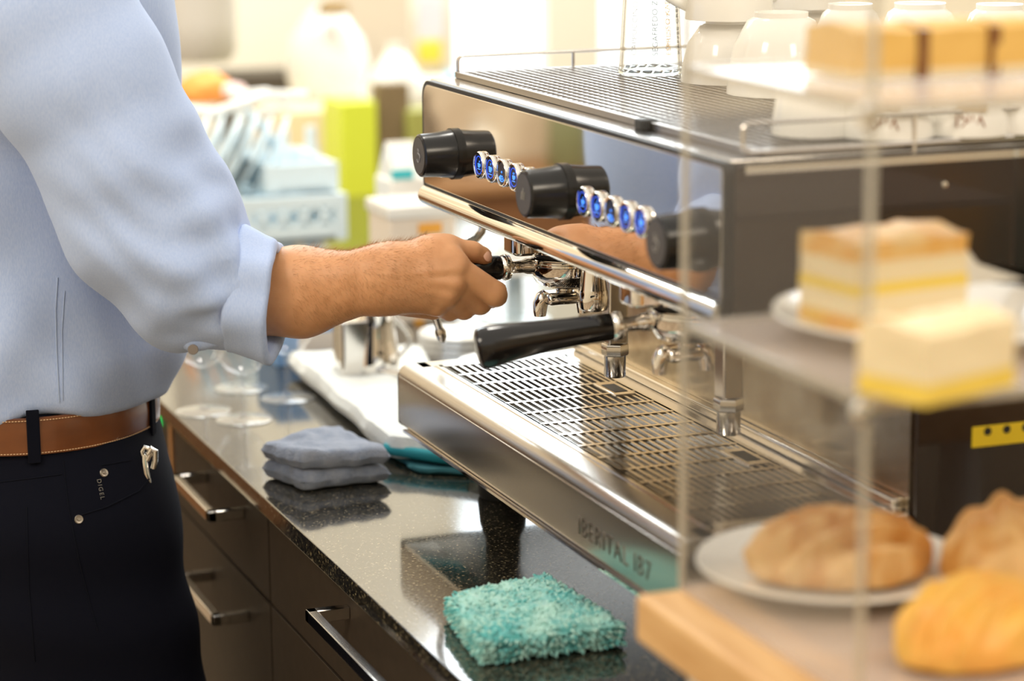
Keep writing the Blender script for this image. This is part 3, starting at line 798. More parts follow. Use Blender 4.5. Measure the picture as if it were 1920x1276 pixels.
# --- trousers
def trouser_fn(P):
    x, y, z = P[..., 0], P[..., 1], P[..., 2]
    dx, dy = x - TX, y + .378 - .014 * np.clip((-z - .03) / .1, 0, 1)
    s = np.clip((-z - .02) / .32, 0, 1)
    rx = .152 + .018 * np.sin(np.pi * .5 * np.clip(s * 1.6, 0, 1)); ry = .138 + .006 * s
    k = np.sqrt((dx / rx) ** 2 + ((dy - .012 * s) / ry) ** 2 + 1e-9)
    d = (k - 1) * .145
    d = smin_max(d, z + .006, .004)
    d = smin_max(d, -.22 - z, .12)
    for sg in (-1, 1):
        l = cap(P, (TX + sg * .080, -.335, -.13), (TX + sg * .09, -.272, -.52), .096, .086)
        l = smin(l, cap(P, (TX + sg * .09, -.272, -.52), (TX + sg * .095, -.36, -.97), .084, .066), .03)
        l = smin(l, cap(P, (TX + sg * .080, -.395, -.14), (TX + sg * .09, -.330, -.55), .092, .080), .04)
        l = l - .003 * np.sin(60 * z + 10 * y) * np.exp(-((z + .22) / .12) ** 2)
        d = smin(d, l, .025)
    return d
v_, f_ = nets(trouser_fn, (-.40, -.62, -1.02), (.20, -.10, .01), .0065)
tro = link('trousers', npmesh('trousers', [(v_, f_)]), M_trous, pe)
bvh_tr = BVHTree.FromPolygons([Vector(v) for v in v_], f_.tolist())
for s in (-1, 1):
    MB().lathe([(0, 0), (.043, 0), (.046, .03), (.040, .055), (.03, .07), (0, .075)], (TX + s * .098, -.335, -1.03), n=28, sx=1, sy=3.0).build('shoe', M_blackg, pe)
# belt: an elliptical band
bt = MB(); zc = -.0275; N = 96
def ering(rx, ry, z, lift=0):
    return [bt.bm.verts.new((TX + (rx + lift) * math.cos(2 * math.pi * k / N), -.378 + (ry + lift) * math.sin(2 * math.pi * k / N), z)) for k in range(N)]
R_ = [ering(.1555, .1395, zc - .0185), ering(.1590, .1430, zc - .0180), ering(.1600, .1440, zc), ering(.1590, .1430, zc + .0180), ering(.1555, .1395, zc + .0185)]
for A_, B_ in zip(R_, R_[1:]):
    for k in range(N): bt.bm.faces.new([A_[k], A_[(k + 1) % N], B_[(k + 1) % N], B_[k]])
belt = bt.build('belt', M_belt, pe)
st = MB()
for zz in (zc + .0162, zc - .0162):
    for k in range(0, 150):
        a0 = 2 * math.pi * (k) / 300 - math.pi * .62; a1 = a0 + 2 * math.pi / 460
        st.tube([(TX + .1597 * math.cos(a), -.378 + .1437 * math.sin(a), zz) for a in (a0, a1)], .0005, 5)
so_ = st.build('belt_stitching', M_stitch, belt); so_['kind'] = 'stuff'
def on_ellipse(px, py, rx, ry):
    d = ray(px, py); lo_, hi_ = None, None
    t = 1.5
    while t < 4:
        p = CAM + d * t
        if ((p.x - TX) / rx) ** 2 + ((p.y + .378) / ry) ** 2 < 1: return p
        t += .0015
    return None
for px, w_ in ((62, .0125), (287, .012)):
    p = on_ellipse(px, 800, .161, .145)
    if p is None: continue
    a = math.atan2((p.y + .378) / .145, (p.x - TX) / .161)
    l = MB()
    for k in range(6):
        pass
    t_ = Vector((-.161 * math.sin(a), .145 * math.cos(a), 0)).normalized(); nrm = Vector((t_.y, -t_.x, 0))
    M3 = Matrix((nrm, t_, Vector((0, 0, 1)))).transposed()
    c = Vector((p.x, p.y, zc))
    l.box(c + Vector((-.0012, -w_ / 2, -.026)), c + Vector((.0018, w_ / 2, .027)), rot=M3)
    l.build('belt_loop', M_trous, pe, bevel=.001)
# pocket seams, rivets, small label
M_rivet = mat('dull_rivet', (.32, .29, .25), .35, .9)
seam(bvh_tr, [(0, 903), (60, 896), (120, 888)], .0006, 'seam', M_navy2, tro)
seam(bvh_tr, [(118, 862), (128, 950), (150, 1060), (185, 1190)], .0006, 'seam', M_navy2, tro)
seam(bvh_tr, [(148, 966), (200, 950), (260, 920), (285, 890)], .0008, 'pocket_seam', M_navy2, tro)
seam(bvh_tr, [(190, 872), (250, 862)], .0005, 'pocket_seam', M_navy2, tro)
seam(bvh_tr, [(50, 950), (54, 1100), (66, 1250)], .0006, 'seam', M_navy2, tro)
for px, py in ((195, 886), (148, 973)):
    h = bvh_tr.ray_cast(CAM, ray(px, py))
    if h[0]: MB().lathe([(0, .0022), (.0015, .0022), (.002, .0012), (.0038, .0014), (.0045, .0006), (.0045, -.001), (0, -.001)], h[0], h[1], n=20).build('rivet', M_rivet, tro)
h = bvh_tr.ray_cast(CAM, ray(181, 898))
if h[0]:
    nn = h[1]; xd = Vector((0, 0, -1)); xd = (xd - nn * xd.dot(nn)).normalized(); yd = nn.cross(xd)
    text('pocket_lettering', 'DIGEL', .0062, h[0] + nn * .0008, xd, yd, mat('grey_thread', (.20, .19, .17), .7), tro, .0002, space=1.3)
h = bvh_tr.ray_cast(CAM, ray(8, 853))
# snap hook hooked on the right pocket
h1 = on_ellipse(268, 830, .163, .150)
if h1:
    hk = empty('snap_hook', h1, 'silver snap hook hanging from the belt loop into the trouser pocket', 'hook')
    c = h1 + Vector((.022, .000, -.002))
    S = Vector((.36, .93, 0)); Z = Vector((0, 0, 1)); K = 1 / 1900
    def q(px, py): return c + S * ((px - 268) * K) + Z * ((830 - py) * K)
    MB().tube([q(260, 838), q(260, 852), q(262, 875), q(266, 893), q(270, 903)], [.0028, .0036, .0040, .0036, .0022], 14).build('hook_body', M_chrome_b, hk)
    MB().tube([q(258, 842), q(256, 832), q(262, 824), q(270, 828), q(272, 838), q(266, 850)], .0026, 12).build('hook_eye', M_chrome_b, hk)
    MB().tube([q(268, 838), q(276, 826), q(282, 832), q(281, 850), q(277, 866)], .0030, 12).build('hook_gate', M_chrome_b, hk)

# ------------------------------------------------------------------ cloths on the worktop
def slab_cloth(name, corners, z0, th, m, label, cat, layers=1, nx=44, ny=34, amp=.003, freq=30, fold_side=None, seedv=0, over=0.):
    """folded cloth: stacked pillow-edged layers over a four-cornered footprint"""
    e = empty(name, (sum(c[0] for c in corners) / 4, sum(c[1] for c in corners) / 4, z0), label, cat)
    C = [Vector((c[0], c[1], 0)) for c in corners]
    t1 = th / layers
    for L_ in range(layers):
        b = MB(); top, bot = {}, {}
        for i in range(nx + 1):
            for j in range(ny + 1):
                u, v = i / nx, j / ny
                ins = .0025 * ((L_ * 2 + seedv) % 3)
                p = (C[0] * (1 - u) + C[1] * u) * (1 - v) + (C[3] * (1 - u) + C[2] * u) * v
                nz = mnoise.noise(Vector((p.x * freq, p.y * freq, L_ * 7 + seedv))) + .5 * mnoise.noise(Vector((p.x * freq * 3, p.y * freq * 3, L_ * 3 + seedv)))
                ed = min(u, 1 - u) * (C[1] - C[0]).length; ed2 = min(v, 1 - v) * (C[3] - C[0]).length
                q = lambda e_: max(0, 1 - (1 - min(e_ / (t1 * .42), 1)) ** 2.2) ** .5
                h = t1 * .5 * q(ed) * q(ed2)
                zc_ = z0 + t1 * (L_ + .5) + .0008
                wv = Vector((mnoise.noise(Vector((v * 4, 5 + L_, seedv))), mnoise.noise(Vector((u * 4, 9 + L_, seedv))), 0)) * .007
                pp = p + wv
                up = (amp * nz * (L_ + 1) / layers)
                bot[i, j] = b.bm.verts.new((pp.x, pp.y, zc_ - h * (.96) + (up * .6 if L_ else 0)))
                top[i, j] = b.bm.verts.new((pp.x, pp.y, zc_ + h + up))
        for i in range(nx):
            for j in range(ny):
                b.bm.faces.new([top[i, j], top[i + 1, j], top[i + 1, j + 1], top[i, j + 1]])
                b.bm.faces.new([bot[i, j], bot[i, j + 1], bot[i + 1, j + 1], bot[i + 1, j]])
        bmesh.ops.remove_doubles(b.bm, verts=b.bm.verts[:], dist=.0002)
        edges = [e_ for e_ in b.bm.edges if len(e_.link_faces) == 1]
        if edges:
            try: bmesh.ops.holes_fill(b.bm, edges=edges, sides=0)
            except Exception: pass
        b.build('folded_layer', m, e)
    return e
gc = [U(490, 893, z=-.129), U(567, 922, z=-.129), U(735, 905, z=-.129), U(640, 858, z=-.129)]
slab_cloth('folded_towel', [(p.x, p.y) for p in gc], -.1298, .040, M_towel_g, 'grey-blue microfibre towel folded in a thick square on the granite', 'towel', layers=2, amp=.0075, freq=15)
wt = slab_cloth('long_towel', [(-.56, .036), (-.080, .014), (.005, .095), (-.54, .215)], -.1240, .024, M_towel_w, 'white towel laid lengthwise beside the machine, steel jugs on it', 'towel', layers=1, nx=70, ny=30, amp=.006, freq=14)
MB().tube([(-.088, .014, -.114), (-.066, .030, -.114), (-.036, .056, -.115), (-.01, .082, -.116)], .0065, 10).build('teal_hem', M_teald, wt)
slab_cloth('under_cloth', [(-.13, .020), (-.030, .030), (.03, .11), (-.12, .19)], -.1298, .0055, mat('dark_teal_cloth', (.02, .13, .15), .9), 'dark teal cloth lying flat beneath the white towel by the machine', 'cloth', layers=1, amp=.001)
tc_ = [U(843, 1152, z=-.125), U(908, 1238, z=-.125), U(1162, 1205, z=-.125), U(1020, 1108, z=-.125)]
tw = slab_cloth('chenille_cloth', [(p.x, p.y) for p in tc_], -.1295, .022, M_teal, 'shaggy turquoise chenille cloth folded on the granite near the wooden board', 'cloth', layers=2, amp=.005, freq=32, seedv=3)
tf = MB(); C = [Vector((p.x, p.y, 0)) for p in tc_]
tf2 = MB()
for i in range(4200):
    u, v = random.random(), random.random()
    if i % 3 == 0:
        k = random.choice((0, 0, 1, 2, 2)); u, v = ((u, 0), (1, v), (u, 1))[k] if k < 3 else (u, v)
    p = (C[0] * (1 - u) + C[1] * u) * (1 - v) + (C[3] * (1 - u) + C[2] * u) * v
    edge = min(u, 1 - u, v, 1 - v) < .03
    z = -.1085 + .004 * mnoise.noise(Vector((p.x * 32, p.y * 32, 10))) if not edge else random.uniform(-.128, -.108)
    out = (p - (C[0] + C[2]) / 2).normalized() if edge else Vector((random.uniform(-1, 1), random.uniform(-1, 1), 0)).normalized() * .8
    d = (out + Vector((random.uniform(-.5, .5), random.uniform(-.5, .5), .55 if not edge else .15))).normalized()
    L = random.uniform(.004, .0075)
    b_ = Vector((p.x, p.y, z)); mid = b_ + d * L * .6; tip_ = mid + (d + Vector((0, 0, -.6))).normalized() * L * .4
    (tf if random.random() < .68 else tf2).tube([b_, mid, tip_], [.0013, .0012, .0005], 5)
a1 = tf.build('chenille_tufts', M_teal, tw); a1['kind'] = 'stuff'
a2 = tf2.build('chenille_tufts', M_tealp, tw); a2['kind'] = 'stuff'

# ------------------------------------------------------------------ display case on its raised board
BY, BX0, BX1, BY1 = -.128, .90, 1.30, .44
bd = empty('serving_board', (1.1, .15, -.13), 'thick light oak board on white legs carrying the clear pastry case', 'board')
MB().box((BX0, BY, -.002), (BX1, BY1, .032)).build('board_top', M_wood, bd, bevel=.004)
for x, y in ((.95, -.09), (1.25, -.09), (.95, .40), (1.25, .40)):
    MB().lathe([(0, -.13), (.020, -.13), (.022, -.12), (.019, -.02), (.022, -.002), (0, -.002)], (x, y, 0)).build('leg', M_white, bd)
cs = empty('pastry_case', (1.03, .15, .032), 'clear acrylic pastry display case with three shelves in the foreground', 'display case')
CX0, CX1, CY0, CY1 = .903, 1.155, -.096, .42
def pane(name, a, b, m=M_acr):
    return MB().box(a, b).build(name, m, cs)
pane('side_pane', (CX0, CY0, .036), (CX1, CY0 + .003, .46))
pane('side_pane', (CX0, CY1 - .003, .036), (CX1, CY1, .46))
pane('top_pane', (CX0, CY0, .457), (CX1, CY1, .460))
for z in (.2185, .3900):
    s_ = pane('shelf', (CX0 + .002, CY0 + .004, z - .004), (CX1, CY1 - .004, z), M_acr_shelf)
    MB().box((CX0 - .001, CY0 + .003, z - .005), (CX0 + .003, CY1 - .003, z + .0015)).build('shelf_edge', M_acr_edge, s_)
    MB().box((CX1 - .003, CY0 + .003, z - .005), (CX1 + .001, CY1 - .003, z + .0015)).build('shelf_edge', M_acr_edge, s_)
    MB().box((CX0, CY0 + .0028, z - .005), (CX1, CY0 + .006, z + .0010)).build('shelf_edge', M_acr_edge, s_)
pane('floor_pane', (CX0, CY0, .0322), (CX1 + .02, CY1, .0360), M_acr_shelf)
for x in (CX0, CX1 - .004):
    for y in (CY0 - .001, CY1 - .003):
        MB().box((x, y, .036), (x + .004, y + .004, .457)).build('corner_post', M_acr_edge, cs, bevel=.0008)
for z in (.2185, .390, .040):
    MB().lathe([(0, 0), (.006, .001), (.008, .004), (.006, .007), (0, .008)], (CX1 - .002, CY0 - .0035, z - .004), (1, 0, 0), n=16).build('corner_stud', M_chrome_b, cs)

def plate(loc, r, label, tilt=0, group='plates in the pastry case'):
    p = MB().lathe([(0, 0), (r * .55, 0), (r * .58, .003), (r * .95, .013), (r, .0155), (r * .99, .0175), (r * .93, .0165), (r * .6, .006), (0, .005)], (0, 0, 0), n=64)
    o = p.build('plate', M_white, None, origin=(0, 0, 0)); o.location = loc; o.rotation_euler = (0, tilt, 0)
    return tag(o, label, 'plate', group)
def pastry(name, loc, size, rz, m, label, cat, seedv=0, ridges=7, amp=.08, group=None, flat=.25):
    """baked bun: super-ellipsoid with spiral ridges"""
    b = MB(); nu, nv = 72, 30; rows = []
    for j in range(nv + 1):
        v = -math.pi / 2 + math.pi * j / nv; row = []
        for i in range(nu):
            u = 2 * math.pi * i / nu
            x = math.cos(v) * math.cos(u); y = math.cos(v) * math.sin(u); z = math.sin(v)
            rdg = 1 + amp * math.sin(ridges * (x * 1.1 + .35 * y) * 2.2 + seedv) * max(0, .4 + z) + .06 * mnoise.noise(Vector((x * 3, y * 3, z * 3 + seedv)))
            z2 = z if z > -flat else -flat + (z + flat) * .12
            row.append(b.bm.verts.new((x * size[0] * rdg, y * size[1] * rdg, (z2 + flat + .09) * size[2] * rdg)))
        rows.append(row)
    for A_, B_ in zip(rows, rows[1:]):
        for i in range(nu): b.bm.faces.new([A_[i], A_[(i + 1) % nu], B_[(i + 1) % nu], B_[i]])
    bmesh.ops.remove_doubles(b.bm, verts=b.bm.verts[:], dist=1e-6)
    o = b.build(name, m, None, origin=(0, 0, 0)); o.location = loc; o.rotation_euler = (0, 0, rz)
    return tag(o, label, cat, group)
# bottom level
p1 = U(1560, 1065, z=.046)
plate((p1.x, p1.y, .0363), .094, 'white plate on the case floor under an oval golden pastry')
pastry('pastry', (p1.x + .006, p1.y + .002, .0440), (.048, .062, .029), -.2, M_past, 'oval golden pastry with sugared ridges on the white plate', 'pastry', 1, 6, .14)
p2 = U(1870, 1030, z=.065); pastry('croissant', (p2.x, p2.y + .012, .0363), (.048, .060, .046), .9, M_past, 'brown ridged croissant at the right edge behind the yellow one', 'croissant', 3, 5, .035)
p3 = U(1820, 1175, z=.055); pastry('croissant', (p3.x - .0, p3.y + .004, .0363), (.040, .058, .036), .2, M_pasty, 'yellow croissant low at the right edge beside the plated pastry', 'croissant', 5)
# middle level
pm = U(1700, 600, z=.232)
plate((pm.x - .01, pm.y + .025, .2190), .105, 'white plate on the middle shelf under two custard slices')
def slice_cake(loc, size, rz, label, layers, top_bump=.004, group='cake slices in the case'):
    e = empty('cake_slice', loc, label, 'cake', group); e.rotation_euler = (0, 0, rz)
    z = 0
    for nm, m, frac in layers:
        h = size[2] * frac
        b = MB().box((-size[0] / 2, -size[1] / 2, z), (size[0] / 2, size[1] / 2, z + h))
        bmesh.ops.subdivide_edges(b.bm, edges=b.bm.edges[:], cuts=7, use_grid_fill=True)
        for v in b.bm.verts:
            k = mnoise.noise(v.co * 60 + Vector(loc) * 40)
            v.co.x += .0015 * k; v.co.y += .0015 * mnoise.noise(v.co * 70)
            if v.co.z > z + h * .9 and nm == layers[-1][0]: v.co.z += top_bump * k + .25 * h * math.cos(v.co.x / size[0] * 2.4) - .1 * h
        me_o = b.build(nm, m, None, origin=(0, 0, 0), bevel=.0)
        me_o.parent = e; me_o.location = (0, 0, 0); z += h
    return e
s1 = U(1655, 620, z=.225)
slice_cake((s1.x - .008, s1.y + .004, .2275), (.060, .090, .062), .15, 'tall custard slice with baked brown top on the middle plate', (('sponge_base', M_pasty, .22), ('cream_filling', M_cream, .22), ('custard_layer', M_yel, .12), ('sponge', M_cream, .22), ('baked_top', mat('orange_crust', (.80, .44, .11), .55, noise=(40, (.84, .60, .26), .4, .6, 4)), .20)))
s2 = U(1745, 715, z=.232)
slice_cake((s2.x, s2.y + .004, .2275), (.050, .080, .040), .35, 'lower cream slice with yellow base in front of the tall custard slice', (('custard_base', M_yel, .30), ('cream_top', M_cream, .70)))
nk = MB(); na = []
for px, py in ((1758, 610), (1776, 445), (1792, 440), (1830, 492), (1925, 550), (1990, 610), (1990, 640), (1800, 650)):
    q_ = U(px, py, x=.955); na.append((q_.y, max(q_.z, .2405)))
nk.prism(na, .953, .957, 'x')
tag(nk.build('paper_napkin', mat('white_paper', (.82, .80, .74), .8), bevel=.001), 'white paper napkin propped up behind the custard slice on the plate', 'napkin')
# top level
t1 = U(1650, 140, z=.376)
for k, (px, lab) in enumerate(((1650, 'golden cake slice on the top shelf, nearest the left pane'), (1785, 'golden cake slice in the middle of the top shelf'), (1905, 'golden cake slice at the right edge of the top shelf'))):
    q_ = U(px, 110, x=1.03)
    slice_cake((1.005, q_.y, .3912), (.060, .046, .030), .05 * k, lab, (('icing_base', M_cream, .18), ('cake_layer', mat('golden_cake', (.80, .50, .13), .5), .82)), .002, 'cake slices on the top shelf')
    MB().box((.978, q_.y + .0236, .3912), (1.037, q_.y + .0310, .4215)).build('chocolate_wafer', M_choc, None)
    tag(bpy.context.scene.collection.objects[-1], ('dark chocolate wafer right of the ' + lab).replace(' on the top shelf', '').replace(' of the top shelf', ''), 'wafer', 'chocolate wafers on the top shelf')

# ------------------------------------------------------------------ on the cup rack
RZ = .3034
gp = U(1220, 137, z=RZ)
gl = empty('latte_glass', (gp.x, gp.y, RZ), 'tall clear glass with printed stripes of letters upside down on the cup rack', 'glass')
M_tint = thin_clear('tinted_thin_glass', 1.5, (.955, .95, .925))
_nt = M_tint.node_tree; _lw = _nt.nodes.new('ShaderNodeLayerWeight'); _lw.inputs[0].default_value = .5     # longer way through the wall near the outline
_cr = _nt.nodes.new('ShaderNodeValToRGB'); _cr.color_ramp.elements[0].position = .45; _cr.color_ramp.elements[0].color = (.985, .985, .975, 1)
_cr.color_ramp.elements[1].position = .95; _cr.color_ramp.elements[1].color = (.52, .44, .33, 1)
_nt.links.new(_lw.outputs['Facing'], _cr.inputs[0])
for _n in _nt.nodes:
    if _n.type == 'BSDF_TRANSPARENT': _nt.links.new(_cr.outputs[0], _n.inputs[0])
MB().lathe([(.0322, .006), (.0255, .130), (.0240, .139), (0, .140)], (gp.x, gp.y, RZ), n=64).build('glass_outside', M_tint, gl)
MB().lathe([(.0300, .006), (.0236, .122), (.0225, .128), (0, .129)], (gp.x, gp.y, RZ), n=64).build('glass_inside', M_tint, gl)
MB().lathe([(.0300, .006), (.0302, .0006), (.0316, 0), (.0330, .0012), (.0334, .003), (.0322, .006)], (gp.x, gp.y, RZ), n=64, close=True).build('glass_rim', mat('rim_glass', (.95, 1, .98), .0, ior=1.45, trans=1.), gl)
for a, m_, s_ in ((-.20, M_dark, 'SEGAFREDO ZANETTI'), (.26, mat('orange_print', (.85, .45, .05), .5), 'ESPRESSO KAFFEE'), (.75, M_dark, 'KAFFEE CREMA'), (-.90, mat('pale_print', (.45, .42, .40), .5), 'CAPPUCCINO'), (2.2, mat('pale_print', (.45, .42, .40), .5), 'LATTE MACCHIATO')):
    nn = Vector((math.cos(a), math.sin(a), 0)); base = Vector((gp.x, gp.y, RZ)) + nn * .0313 + Vector((0, 0, .020))
    xd = (Vector((0, 0, 1)) * .98 - nn * .062).normalized(); yd = nn.cross(xd)
    text('printed_letters', s_, .0082, base + nn * .0006, xd, yd, m_, gl, .0001, space=1.05)
def cup(loc, r, h, label, rz, handle=True, txt=None, m=M_white):
    """cup standing upside down"""
    e = empty('coffee_cup', loc, label, 'cup', 'white cups upside down on the cup rack')
    pr = [(r, 0), (r * 1.0, .002), (r * .97, h * .25), (r * .86, h * .62), (r * .62, h * .90), (r * .50, h * .94), (r * .50, h), (r * .44, h), (r * .42, h * .95), (0, h * .94)]
    inner = [(0, h * .90), (r * .55, h * .86), (r * .80, h * .58), (r * .91, h * .25), (r * .94, .002)]
    MB().lathe(inner[::-1][0:0] + pr[::-1] + [], loc, n=48).build('cup_body', m, e)
    MB().lathe(inner, loc, n=40).build('cup_inside', m, e)
    if handle:
        c = Vector(loc); d = Vector((math.cos(rz), math.sin(rz), 0))
        pts = [c + d * (r * (.92 + .55 * math.sin(t))) + Vector((0, 0, h * (.18 + .50 * t / math.pi))) for t in np.linspace(0, math.pi, 12)]
        MB().tube(pts, [.0055 * min(1, r / .03) + .0] * 12, 12).build('cup_handle', m, e)
    if txt:
        a = txt[1]; nn = Vector((math.cos(a), math.sin(a), 0)); b_ = Vector(loc) + nn * (r * .965) + Vector((0, 0, h * .30))
        xd = Vector((0, 0, 1)).cross(nn) * -1
        text('cup_lettering', txt[0], .014, b_ - xd * .011, xd, nn.cross(xd), mat('brown_print', (.30, .12, .05), .5), e, .0003)
        mb = MB()
        M3 = Matrix((nn, Vector((0, 0, 1)).cross(nn), Vector((0, 0, 1)))).transposed()
        cc = Vector(loc) + nn * (r * .945) + Vector((0, 0, h * .42)); mb.box(cc + Vector((-.001, -.012, -.005)), cc + Vector((.001, .012, .006)), rot=M3)
        mb.build('cup_emblem', mat('tan_print', (.52, .40, .24), .5), e)
    return e
FA = math.atan2(CAM.y - .2, CAM.x - .6)
def atr(px, py=255): return U(px, py, z=RZ)
q = U(1580, 262, z=RZ); cup((q.x - .045, q.y - .002, RZ), .034, .058, 'white espresso cup at the left end of the front row of cups', 2.6, False)
q = U(1690, 262, z=RZ); cup((q.x - .030, q.y + .004, RZ), .038, .060, 'white cup with brown lettering in the front row, second from its left end', 1.2, True, ('VIKI', FA - .05))
q = U(1838, 256, z=RZ); cup((q.x - .030, q.y + .002, RZ), .038, .060, 'white cup with brown lettering in the front row, nearest the right edge', -2.2, False, ('VIKI', FA + .15))
q = U(1950, 250, z=RZ); cup((q.x - .028, q.y, RZ), .036, .058, 'white cup cut by the right edge of the photo', -2.2, True)
# second row, large cups behind
for px, xx, r, h, lab, rz in ((1462, .34, .050, .075, 'large white bowl cup upside down behind the pane, low in the middle of the rack', 1.9),
                         (1590, .40, .040, .085, 'tall white cup behind the espresso cups, left of the round ones', 1.0),
                         (1720, .42, .046, .085, 'round white cup behind the first lettered cup', .6),
                         (1868, .44, .042, .083, 'round white cup behind the second lettered cup', .2)):
    q = U(px, 200, x=xx); cup((q.x, q.y, RZ), r, h, lab, rz, px != 1462)
q = U(1366, 200, x=.22); cup((q.x, q.y, RZ), .047, .060, 'wide white cup beside the printed glass, under a second cup', 2.2)
cup((q.x, q.y, RZ + .0605), .043, .065, 'big white cup stacked on the wide one beside the printed glass', -2.0)
q2 = U(1500, 200, x=.14); cup((q2.x, q2.y, RZ), .048, .062, 'wide white cup at the back of the rack, under a second cup', .2)
cup((q2.x, q2.y, RZ + .0625), .044, .065, 'big white cup stacked at the back of the rack', -1.2)

# ------------------------------------------------------------------ beside and behind the machine
CT = -.13
def boxthing(name, a, b, m, label, cat, group=None, bevel=.003):
    o = MB().box(a, b).build(name, m, bevel=bevel); return tag(o, label, cat, group)
# steel jugs on the white towel
def jug(px, py, r, h, label, square=False):
    q = U(px, py, z=-.104); e = empty('steel_jug', (q.x, q.y, -.104), label, 'jug', 'steel jugs on the white towel')
    if square: b = MB().prism(rrect(q.x - r, q.x + r, q.y - r, q.y + r, .006), -.104, -.104 + h, 'z').build('jug_body', M_steel_p, e, bevel=.002)
    else:
        MB().lathe([(0, 0), (r * 1.05, 0), (r * 1.08, .006), (r, h * .35), (r * .82, h * .72), (r * .86, h * .95), (r * .92, h), (r * .88, h), (r * .80, h * .94), (r * .76, h * .7), (r * .9, h * .35), (r * .95, .008), (0, .006)], (q.x, q.y, -.104), n=40).build('jug_body', M_chrome, e)
        d = Vector((.3, .95, 0)).normalized()
        MB().tube([Vector((q.x, q.y, -.104)) + d * (r * (.85 + .7 * math.sin(t))) + Vector((0, 0, h * (.2 + .6 * t / math.pi))) for t in np.linspace(0, math.pi, 12)], .0035, 10).build('jug_handle', M_steel_p, e)
    return e
jug(663, 702, .021, .070, 'square steel canister standing on the white towel, left of the round jug', True)
jug(708, 700, .026, .085, 'round steel milk jug standing on the white towel')
rd = MB().tube([(-.42, .085, -.0935), (-.33, .125, -.0935), (-.24, .165, -.0935)], .0045, 12).build('spoon_handle', M_steel_p); tag(rd, 'long steel spoon lying across the white towel beside the jug', 'spoon')
# stemmed glasses
for k, (px, py, lab) in enumerate(((382, 772, 'stemmed wine glass standing closest to the belt'), (458, 787, 'stemmed wine glass standing nearest the worktop edge'), (540, 747, 'stemmed wine glass standing below the forearm'), (452, 728, 'stemmed wine glass standing behind the other three'))):
    q = U(px, py, z=CT); h = .125
    e = empty('wine_glass', (q.x, q.y, CT), lab, 'glass', 'wine glasses on the worktop')
    MB().lathe([(0, .0002), (.032, .0002), (.033, .0012), (.03, .002), (.008, .004), (.0035, .010), (.003, .045), (.0045, .055), (.0, .056)], (q.x, q.y, CT), n=36).build('stem', M_gthin, e)
    MB().lathe([(.0045, .055), (.020, .062), (.031, .078), (.033, .095), (.028, h)], (q.x, q.y, CT), n=36).build('bowl', M_gthin, e)
# blue carton below the forearm
e = empty('drink_carton', (-.63, .09, CT), 'blue and white carton standing on the worktop under the forearm', 'carton')
MB().box((-.70, .035, CT), (-.60, .150, -.055)).build('carton_body', mat('blue_card', (.22, .42, .75), .5), e, bevel=.002)
MB().box((-.5995, .065, CT + .018), (-.5985, .148, CT + .042)).build('carton_label', mat('pale_label', (.78, .70, .62), .6), e)
# milk cartons behind the hand
e = empty('milk_carton', (-.86, .30, CT), 'white and beige milk carton with orange label behind the hand', 'carton', 'milk cartons behind the hand')
c0 = U(735, 600, x=-.80); c1 = U(858, 600, x=-.80)
MB().box((-.90, c0.y, CT), (-.80, c1.y, U(795, 385, x=-.80).z)).build('carton_body', mat('cream_card', (.82, .72, .60), .5), e, bevel=.004)
MB().box((-.799, U(784, 430, x=-.8).y, U(800, 438, x=-.8).z), (-.7985, U(828, 430, x=-.8).y, U(800, 418, x=-.8).z)).build('orange_label', mat('orange_card', (.88, .42, .06), .5), e)
MB().box((-.799, U(776, 600, x=-.8).y, U(800, 612, x=-.8).z), (-.7985, U(795, 600, x=-.8).y, U(800, 596, x=-.8).z)).build('orange_label', mat('orange_card', (.88, .42, .06), .5), e)
MB().box((-.905, c0.y - .003, U(795, 408, x=-.80).z), (-.797, c1.y + .003, U(795, 384, x=-.80).z)).build('carton_lid', M_white, e, bevel=.003)
e = empty('milk_carton', (-1.1, .4, CT), 'taller white carton with teal band behind the orange-labelled one', 'carton', 'milk cartons behind the hand')
c0 = U(738, 600, x=-1.05); c1 = U(850, 600, x=-1.05)
MB().box((-1.13, c0.y, CT), (-1.05, c1.y, U(795, 335, x=-1.05).z)).build('carton_body', M_white, e, bevel=.004)
MB().prism([(-1.13, U(795, 335, x=-1.05).z), (-1.05, U(795, 335, x=-1.05).z), (-1.088, U(795, 268, x=-1.05).z), (-1.092, U(795, 268, x=-1.05).z)], c0.y + .005, c0.y + .05, 'y').build('gable_top', M_white, e)
MB().box((-1.0495, c0.y, U(795, 333, x=-1.05).z), (-1.0485, c0.y + .035, U(795, 315, x=-1.05).z)).build('teal_band', mat('teal_card', (.05, .55, .62), .5), e)
# crockery behind the machine
def saucer_stack(px, py, x, r, n, label, group=None, dome=False):
    q = U(px, py, x=x)
    for k in range(n):
        pr = [(0, 0), (r * .55, 0), (r, .010), (r * .98, .0125), (r * .5, .004), (0, .004)]
        if dome: pr = [(r, 0), (r * .96, .02), (r * .7, .048), (r * .45, .055), (0, .055), (0, .050), (r * .66, .044), (r * .92, .018), (r * .96, 0)]
        o = MB().lathe(pr, (q.x, q.y, CT + .0085 * k), n=48).build('bowl' if dome else 'saucer', M_white)
        tag(o, label + ((' at the bottom of its pile', ' second from the bottom of its pile', ' third from the bottom of its pile', ' at the top of its pile')[k] if n > 1 else ''), 'bowl' if dome else 'saucer', group)
saucer_stack(960, 600, -.35, .070, 4, 'white saucer behind the long black handle,', 'pile of saucers behind the drip tray')
saucer_stack(862, 600, -.55, .055, 4, 'small white saucer behind the steam wand tip,', 'pile of small saucers left of the drip tray')
